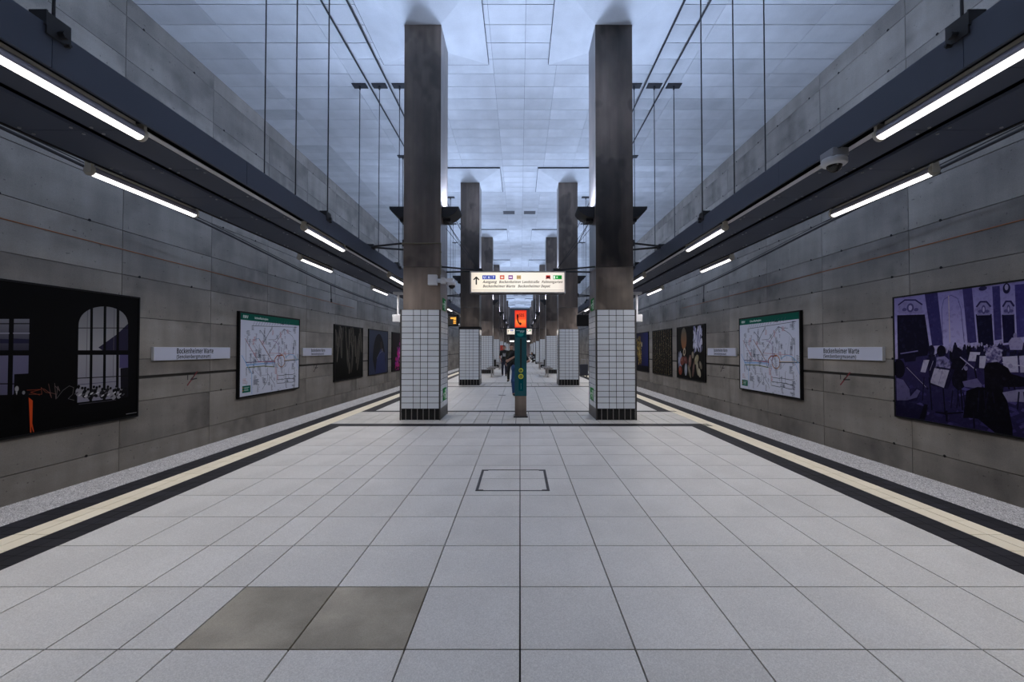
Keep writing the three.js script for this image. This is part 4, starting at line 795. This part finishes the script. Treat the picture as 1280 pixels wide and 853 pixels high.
for (const s of [-1, 1]) { // white boxes hanging on posts below the trays
  const t = thing('hanging_monitor', `white box hanging on a post below the tray, ${SIDE_NAME[s]}`, 'monitor', [s * 4.32, TRAY_LOW, -15.8]);
  mesh('ceiling_plate', box(0.3, 0.08, 0.3, 0, -0.04, 0), M.whitePlastic, t); mesh('post', rod([0, -0.05, 0], [0, -0.9, 0], 0.04, 12), M.whitePlastic, t);
  mesh('case', rounded(0.3, 0.27, 0.3, 0.02, s * 0.02, -0.95, 0), M.whitePlastic, t); mesh('screen', box(0.24, 0.2, 0.006, s * 0.02, -0.95, -0.15), M.glassBlack, t);
}
for (const s of [-1, 1]) { // train displays beyond the first pillars
  const t = thing('train_display', s < 0 ? 'black hanging train display with orange digits behind the first pillar' : 'dark back of a hanging train display behind the pillar, orchestra poster side', 'display', [s * 2.93, EYE + 0.9, -17.0]);
  const w = 1.25, h = 0.44;
  mesh('case', rounded(w, h, 0.22, 0.015, 0, h / 2, 0), M.frame, t);
  mesh('hanger', [rod([-0.4 * s, h, 0], [-0.4 * s, h + 0.12, 0], 0.03), rod([0.4 * s, h, 0], [0.4 * s, TRAY_LOW - EYE - 0.9 - 0.0, 0], 0.03), rod([-0.4 * s, h + 0.12, 0], [0.4 * s, h + 0.12, 0], 0.025)], M.bracket, t);
  if (s < 0) {
    const led = makePrint(512, 170, (c, W, H) => { c.fillStyle = '#050300'; c.fillRect(0, 0, W, H); c.fillStyle = '#ffb340'; c.font = 'bold 46px monospace'; c.fillText('U4', 16, 56); c.fillText('Enkheim', 110, 56); c.fillText('2', 470, 56); c.fillRect(400, 28, 94, 30); c.fillRect(452, 58, 42, 16); c.fillRect(448, 84, 46, 14); c.fillRect(448, 106, 46, 14); c.fillRect(448, 128, 46, 18); });
    mesh('led_panel', new THREE.PlaneGeometry(w - 0.08, h - 0.08), new THREE.MeshStandardMaterial({ color: 0x111111, emissive: 0xffffff, emissiveMap: led, emissiveIntensity: 1.2, roughness: 0.3 }), t, [0, h / 2, 0.112]);
  }
}
{ // conduit clipped round the first left pillar
  const x0 = -PILLAR.out[0] + 0.03, x1 = -PILLAR.in[0] - 0.0, z = -PILLAR.front - 0.015, y = EYE + 2.36, tan = mat(lin(0.2, 0.17, 0.11), 0.6);
  const t = thing('pillar_conduit', 'thin tan conduit strapped across the first pillar and down its corner', 'conduit');
  mesh('cross_pipe', [rod([x0, y, z], [x1, y, z], 0.014), rod([x0, y, z], [x0, y, z - 0.4], 0.014)], tan, t);
  mesh('drop_pipe', [rod([x1 - 0.01, y, z], [x1 - 0.01, EYE + 1.66, z], 0.014), ...[0.2, 0.5].map((e) => box(0.05, 0.02, 0.03, x1 - 0.01, y - e, z))], tan, t);
}
for (const d of [23.9, 60.6]) for (const s of [-1, 1]) { // vents in the ceiling
  const t = thing('ceiling_vent', `dark slot vent in the ceiling, ${s < 0 ? 'arched-window' : 'orchestra'} side of the ${d < 30 ? 'near' : 'distant'} pair`, 'vent', [0.05 + s * 0.57, CEIL, -d]);
  mesh('vent_frame', [box(0.64, 0.02, 0.03, 0, -0.01, 0.24), box(0.64, 0.02, 0.03, 0, -0.01, -0.24), box(0.03, 0.02, 0.45, 0.305, -0.01, 0), box(0.03, 0.02, 0.45, -0.305, -0.01, 0)], M.corner, t);
  for (let i = 0; i < 5; i++) mesh('slat', box(0.58, 0.012, 0.07, 0, -0.008, -0.18 + i * 0.09).rotateX(0), M.bracket, t);
  mesh('duct', box(0.58, 0.004, 0.45, 0, -0.001, 0), M.void, t);
}

// ------------------------------------------------------------------ benches, bins, odd things down the aisle
for (const s of [-1, 1]) [[24.3, 'nearer'], [33.6, 'farther']].forEach(([d, which]) => {
  const t = thing('bench', `slim steel-legged platform bench in the aisle, ${which} one, ${SIDE_NAME[s]}`, 'bench', [s * 1.55 + (s > 0 ? 0.1 : 0.04), 0, -d - 1.1]);
  mesh('seat', [0, 1, 2, 3].map((i) => rounded(0.1, 0.035, 2.6, 0.01, -0.195 + i * 0.13, 0.5 + Math.abs(i - 1.5) * 0.012, 0)), mat(lin(0.16, 0.15, 0.145), 0.4, { metalness: 0.5 }), t);
  for (const e of [-0.9, 0.9]) { mesh('leg', rounded(0.07, 0.46, 0.07, 0.01, 0, 0.23, e), M.steel, t); mesh('crossbar', box(0.46, 0.04, 0.06, 0, 0.462, e), M.steel, t); mesh('foot_plate', box(0.18, 0.012, 0.18, 0, 0.006, e), M.steel, t); }
});
for (const s of [-1, 1]) {
  const t = thing('litter_bin', `black litter bin before the fourth pillar, ${SIDE_NAME[s]}`, 'bin', [s * 2.24 + 0.09, 0, -36.6]);
  mesh('bin_body', rounded(0.5, 0.66, 0.5, 0.03, 0, 0.35, 0), mat(lin(0.012, 0.014, 0.017), 0.5), t); mesh('bin_lid', rounded(0.52, 0.06, 0.52, 0.02, 0, 0.69, 0), mat(lin(0.02, 0.022, 0.026), 0.4), t); mesh('bin_slot', box(0.3, 0.08, 0.006, 0, 0.55, 0.25), M.void, t);
}
{
  const red = mat(lin(0.38, 0.03, 0.02), 0.5);
  const t = thing('fire_equipment_box', 'small red fire equipment box on the fifth pillar beside the walking man', 'fire box', [-1.86, 1.38, -46.84]);
  mesh('case', rounded(0.36, 0.62, 0.2, 0.02, 0, 0.31, 0.1), red, t); mesh('door_panel', rounded(0.3, 0.54, 0.012, 0.004, 0, 0.31, 0.204), red, t); mesh('pull', box(0.03, 0.1, 0.02, 0.11, 0.31, 0.218), M.steel, t);
  const u = thing('suitcase', 'dark navy suitcase standing on the platform beside the second pillar', 'suitcase', [3.72, 0, -24.9]);
  mesh('shell', rounded(0.46, 0.66, 0.28, 0.04, 0, 0.4, 0), mat(lin(0.014, 0.018, 0.035), 0.5), u); mesh('handle', [rod([-0.12, 0.72, -0.08], [-0.12, 0.98, -0.08], 0.01), rod([0.12, 0.72, -0.08], [0.12, 0.98, -0.08], 0.01), rod([-0.13, 0.98, -0.08], [0.13, 0.98, -0.08], 0.016)], M.greyPlastic, u);
  for (const x of [-0.17, 0.17]) for (const z of [-0.08, 0.08]) mesh('wheel', new THREE.CylinderGeometry(0.035, 0.035, 0.03, 12).rotateZ(Math.PI / 2), M.frame, u, [x, 0.035, z]);
}

// ------------------------------------------------------------------ people
function field(bones, cell, blend = 0.02) {   // bones: [ax,ay,az, bx,by,bz, ra, rb]
  const lo = [1e9, 1e9, 1e9], hi = [-1e9, -1e9, -1e9];
  for (const b of bones) for (let k = 0; k < 3; k++) { const m = Math.max(b[6], b[7]); lo[k] = Math.min(lo[k], b[k] - m, b[k + 3] - m); hi[k] = Math.max(hi[k], b[k] + m, b[k + 3] + m); }
  const ext = Math.max(hi[0] - lo[0], hi[1] - lo[1], hi[2] - lo[2]), N = Math.min(120, Math.ceil(ext / cell) + 8), half = N / 2, scale = ext / 2 * N / (N - 7);
  const mid = [0, 1, 2].map((k) => (lo[k] + hi[k]) / 2);
  const mc = new MarchingCubes(N, new THREE.MeshStandardMaterial(), false, false, 90000);
  mc.isolation = 0;
  for (let z = 0; z < N; z++) for (let y = 0; y < N; y++) for (let x = 0; x < N; x++) {
    const p = [(x - half) / half * scale + mid[0], (y - half) / half * scale + mid[1], (z - half) / half * scale + mid[2]];
    let d = 1e3;
    for (const b of bones) {
      const ux = b[3] - b[0], uy = b[4] - b[1], uz = b[5] - b[2], wx = p[0] - b[0], wy = p[1] - b[1], wz = p[2] - b[2], l = ux * ux + uy * uy + uz * uz;
      const t = l > 1e-9 ? Math.max(0, Math.min(1, (ux * wx + uy * wy + uz * wz) / l)) : 0;
      const ex = wx - t * ux, ey = wy - t * uy, ez = wz - t * uz, e = Math.sqrt(ex * ex + ey * ey + ez * ez) - (b[6] + (b[7] - b[6]) * t);
      const h = Math.max(blend - Math.abs(d - e), 0) / blend; d = Math.min(d, e) - h * h * blend * 0.25;
    }
    mc.field[z * N * N + y * N + x] = -d;
  }
  mc.update();
  const n = mc.count ?? mc.geometry.drawRange.count, pos = mc.positionArray.slice(0, n * 3), nor = mc.normalArray.slice(0, n * 3);
  for (let i = 0; i < n; i++) for (let k = 0; k < 3; k++) pos[i * 3 + k] = pos[i * 3 + k] * scale + mid[k];
  const g = new THREE.BufferGeometry(); g.setAttribute('position', new THREE.BufferAttribute(pos, 3)); g.setAttribute('normal', new THREE.BufferAttribute(nor, 3));
  g.setAttribute('uv', new THREE.BufferAttribute(new Float32Array(n * 2), 2));
  return g;
}
function handBones(w, e, side) {            // wrist w, elbow e; fingers continue the forearm, slightly curled towards the body's front
  const dir = V(...w).sub(V(...e)).normalize(), front = V(0, 0, 1).addScaledVector(dir, -dir.z).normalize(), across = dir.clone().cross(front);
  const at = (a, f, c) => V(...w).addScaledVector(dir, a).addScaledVector(front, f).addScaledVector(across, c), out = [];
  const add = (p, q, r1, r2) => out.push([...p.toArray(), ...q.toArray(), r1, r2]);
  for (const f of [-0.022, 0, 0.022]) add(at(0.0, f * 0.6, 0), at(0.085, f, 0.004), 0.019, 0.014);
  [[-0.03, 0.062], [-0.01, 0.074], [0.01, 0.078], [0.03, 0.07]].forEach(([f, l]) => { const a = at(0.088, f, 0.004), b = at(0.088 + l * 0.55, f * 1.1, 0.012 * side), c = at(0.088 + l * 0.95, f * 1.1, 0.034 * side); add(a, b, 0.0092, 0.0085); add(b, c, 0.0085, 0.0075); });
  const t0 = at(0.025, 0.028, 0), t1 = at(0.06, 0.058, 0.012 * side), t2 = at(0.092, 0.066, 0.022 * side); add(t0, t1, 0.012, 0.0105); add(t1, t2, 0.0105, 0.0085);
  return out;
}
function person(label, pos, turn, J, look) {
  const t = thing('person', label, 'person', pos, turn);
  const skin = mat(look.skin ?? lin(0.42, 0.25, 0.18), 0.6);
  const B = (a, b, ra, rb = ra) => [...J[a], ...J[b], ra, rb], P = (a, o, r) => [...J[a], J[a][0] + o[0], J[a][1] + o[1], J[a][2] + o[2], r, r];
  const arms = ['l', 'r'].flatMap((s) => [B('sh' + s, 'el' + s, 0.048, 0.038), B('el' + s, 'wr' + s, 0.038, 0.026)]);
  const legs = ['l', 'r'].flatMap((s) => [B('hip' + s, 'kn' + s, 0.085, 0.055), B('kn' + s, 'an' + s, 0.055, 0.038)]);
  const feet = ['l', 'r'].flatMap((s) => [B('an' + s, 'heel' + s, 0.038, 0.036), B('heel' + s, 'toe' + s, 0.036, 0.03)]);
  const torso = [B('hipl', 'hipr', 0.1), B('pelvis', 'waist', 0.12, 0.115), B('waist', 'chest', 0.115, 0.14), B('shl', 'shr', 0.062), B('chest', 'neck', 0.09, 0.055)];
  const H = J.head, f = J.face ?? [0, 0, 1], F = (a, y, c = 0) => [H[0] + f[0] * a + f[2] * c, H[1] + y, H[2] + f[2] * a - f[0] * c];
  const head = [[...J.neck, ...F(0.005, -0.07), 0.054, 0.052], [...F(-0.015, 0.03), ...F(0.005, 0.035), 0.088, 0.088], [...F(0.02, -0.02), ...F(0.035, -0.085), 0.07, 0.042], [...F(0.088, 0.005), ...F(0.1, -0.03), 0.012, 0.017], [...F(0.078, -0.066, -0.018), ...F(0.078, -0.066, 0.018), 0.012, 0.012], [...F(0.075, 0.028, -0.035), ...F(0.075, 0.028, 0.035), 0.02, 0.02],
    [...F(-0.005, 0.015, 0.084), ...F(-0.005, -0.03, 0.08), 0.017, 0.013], [...F(-0.005, 0.015, -0.084), ...F(-0.005, -0.03, -0.08), 0.017, 0.013]];
  const body = [field([...torso, ...arms, ...legs, ...feet, [...J.neck, ...F(0, -0.07), 0.054, 0.052]], 0.018, 0.05), field(head, 0.005, 0.02)];
  for (const s of ['l', 'r']) body.push(field(handBones(J['wr' + s], J['el' + s], s === 'l' ? 1 : -1), 0.004, 0.008));
  mesh('body', body, skin, t);
  const fat = (list, k) => list.map((b) => [...b.slice(0, 6), b[6] + k, b[7] + k]);
  const sleeves = look.sleeve === 'short' ? ['l', 'r'].map((s) => { const a = J['sh' + s], b = J['el' + s], m = a.map((v, i) => v + (b[i] - v) * 0.75); return [...a, ...m, 0.07, 0.064]; }) : fat(arms, 0.016);
  mesh(look.top ?? 'shirt', field([...fat(torso, 0.02), ...sleeves], 0.018, 0.05), mat(look.shirt, 0.85), t);
  if (look.print) mesh('shirt_print', rounded(0.17, 0.19, 0.02, 0.008), mat(look.print, 0.8), t, [J.chest[0], J.chest[1] - 0.06, J.chest[2] + 0.148]);
  mesh('trousers', field([...fat(legs, 0.018), ...fat([torso[0], B('pelvis', 'hipl', 0.1), B('pelvis', 'hipr', 0.1)], 0.024)], 0.018, 0.04), mat(look.trousers, 0.85), t);
  for (const s of ['l', 'r']) mesh('shoe', field(fat([feet[s === 'l' ? 0 : 2], feet[s === 'l' ? 1 : 3]].map((b, i) => (i ? b : [...J['heel' + s], J['heel' + s][0], J['heel' + s][1] + 0.05, J['heel' + s][2], 0.038, 0.036])), 0.008), 0.01, 0.02), mat(look.shoes ?? lin(0.02, 0.02, 0.022), 0.6), t);
  const hairBones = [[...F(-0.02, 0.055), ...F(-0.005, 0.06), 0.088, 0.088], [...F(-0.045, 0.02), ...F(-0.05, look.long ? -0.14 : -0.03), 0.07, look.long ? 0.05 : 0.06]];
  if (look.hair) mesh('hair', field(hairBones, 0.008, 0.02), mat(look.hair, 0.9), t);
  return t;
}
const stand = (o = {}) => ({
  pelvis: [0, 0.97, 0], waist: [0, 1.1, 0], chest: [0, 1.3, 0.0], neck: [0, 1.5, -0.005], head: [0, 1.66, 0.015], shl: [0.17, 1.42, 0], shr: [-0.17, 1.42, 0], ell: [0.235, 1.14, -0.03], elr: [-0.235, 1.14, -0.03], wrl: [0.245, 0.9, 0.06], wrr: [-0.245, 0.9, 0.06],
  hipl: [0.085, 0.93, 0], hipr: [-0.085, 0.93, 0], knl: [0.1, 0.51, 0.06], knr: [-0.1, 0.51, 0.05], anl: [0.105, 0.09, 0.1], anr: [-0.105, 0.1, -0.16], heell: [0.105, 0.045, 0.07], heelr: [-0.105, 0.06, -0.2], toel: [0.115, 0.04, 0.24], toer: [-0.11, 0.04, -0.06], ...o,
});
person('walking man in black printed shirt and dark jeans, hands low, farthest of the walkers', [-0.84, 0, -25.8], 0, stand({ ell: [0.26, 1.16, -0.06], wrl: [0.2, 0.95, 0.06], elr: [-0.26, 1.16, -0.06], wrr: [-0.2, 0.95, 0.06] }),
  { shirt: lin(0.008, 0.009, 0.012), print: lin(0.3, 0.3, 0.3), trousers: lin(0.018, 0.022, 0.04), skin: lin(0.33, 0.17, 0.12), sleeve: 'short', hair: lin(0.02, 0.014, 0.012) });
person('walker in dark olive hooded top and black trousers beside the phone column', [-0.33, 0, -21.2], -0.15, stand({ knr: [-0.12, 0.53, 0.12], anr: [-0.14, 0.12, 0.02], heelr: [-0.14, 0.05, 0.0], toer: [-0.15, 0.04, 0.17], knl: [0.09, 0.51, -0.02], anl: [0.09, 0.12, -0.2], heell: [0.09, 0.08, -0.24], toel: [0.1, 0.04, -0.1] }),
  { top: 'hooded_top', shirt: lin(0.022, 0.022, 0.015), trousers: lin(0.008, 0.008, 0.01), hair: lin(0.03, 0.024, 0.02) });
person('person in black short-sleeved shirt and blue jeans half hidden behind the phone column', [0.02, 0, -14.7], 0.1, stand({ elr: [-0.36, 1.17, 0.02], wrr: [-0.14, 1.31, 0.18], ell: [0.36, 1.17, 0.02], wrl: [0.2, 1.1, 0.2], hipr: [-0.1, 0.93, 0], knr: [-0.16, 0.5, 0.05] , anr: [-0.13, 0.09, -0.05], heelr: [-0.13, 0.05, -0.09], toer: [-0.13, 0.04, 0.08] }),
  { shirt: lin(0.008, 0.008, 0.01), trousers: lin(0.018, 0.06, 0.17), sleeve: 'short', hair: lin(0.06, 0.035, 0.02), long: true, skin: lin(0.4, 0.24, 0.18) });
{ // seated figure leaning forward on the far bench
  const b = thing('bench', 'distant bench under the seated person far down the aisle', 'bench', [2.02, 0, -52]);
  mesh('seat', [-0.13, 0, 0.13].map((x) => rounded(0.11, 0.035, 2.2, 0.01, x, 0.45, 0)), M.corner, b); for (const e of [-0.7, 0.7]) mesh('leg', rounded(0.1, 0.43, 0.09, 0.01, 0, 0.215, e), M.steel, b);
  person('distant seated person in black leaning forward into the aisle with an arm stretched out', [2.02, 0, -52], -Math.PI / 2, {
    pelvis: [0, 0.58, 0], waist: [0, 0.7, 0.07], chest: [0, 0.86, 0.24], neck: [0, 0.99, 0.4], head: [0, 1.08, 0.52], face: [0, 0, 1], shl: [0.17, 0.93, 0.32], shr: [-0.17, 0.93, 0.32], ell: [0.2, 0.9, 0.6], elr: [-0.22, 0.7, 0.45], wrl: [0.18, 0.98, 0.83], wrr: [-0.14, 0.62, 0.62],
    hipl: [0.09, 0.56, 0.03], hipr: [-0.09, 0.56, 0.03], knl: [0.12, 0.52, 0.45], knr: [-0.12, 0.52, 0.43], anl: [0.12, 0.09, 0.42], anr: [-0.12, 0.09, 0.36], heell: [0.12, 0.045, 0.39], heelr: [-0.12, 0.045, 0.33], toel: [0.13, 0.04, 0.56], toer: [-0.13, 0.04, 0.5],
  }, { shirt: lin(0.006, 0.006, 0.008), trousers: lin(0.01, 0.011, 0.02), hair: lin(0.012, 0.01, 0.01) });
}

renderer.render(scene, camera);
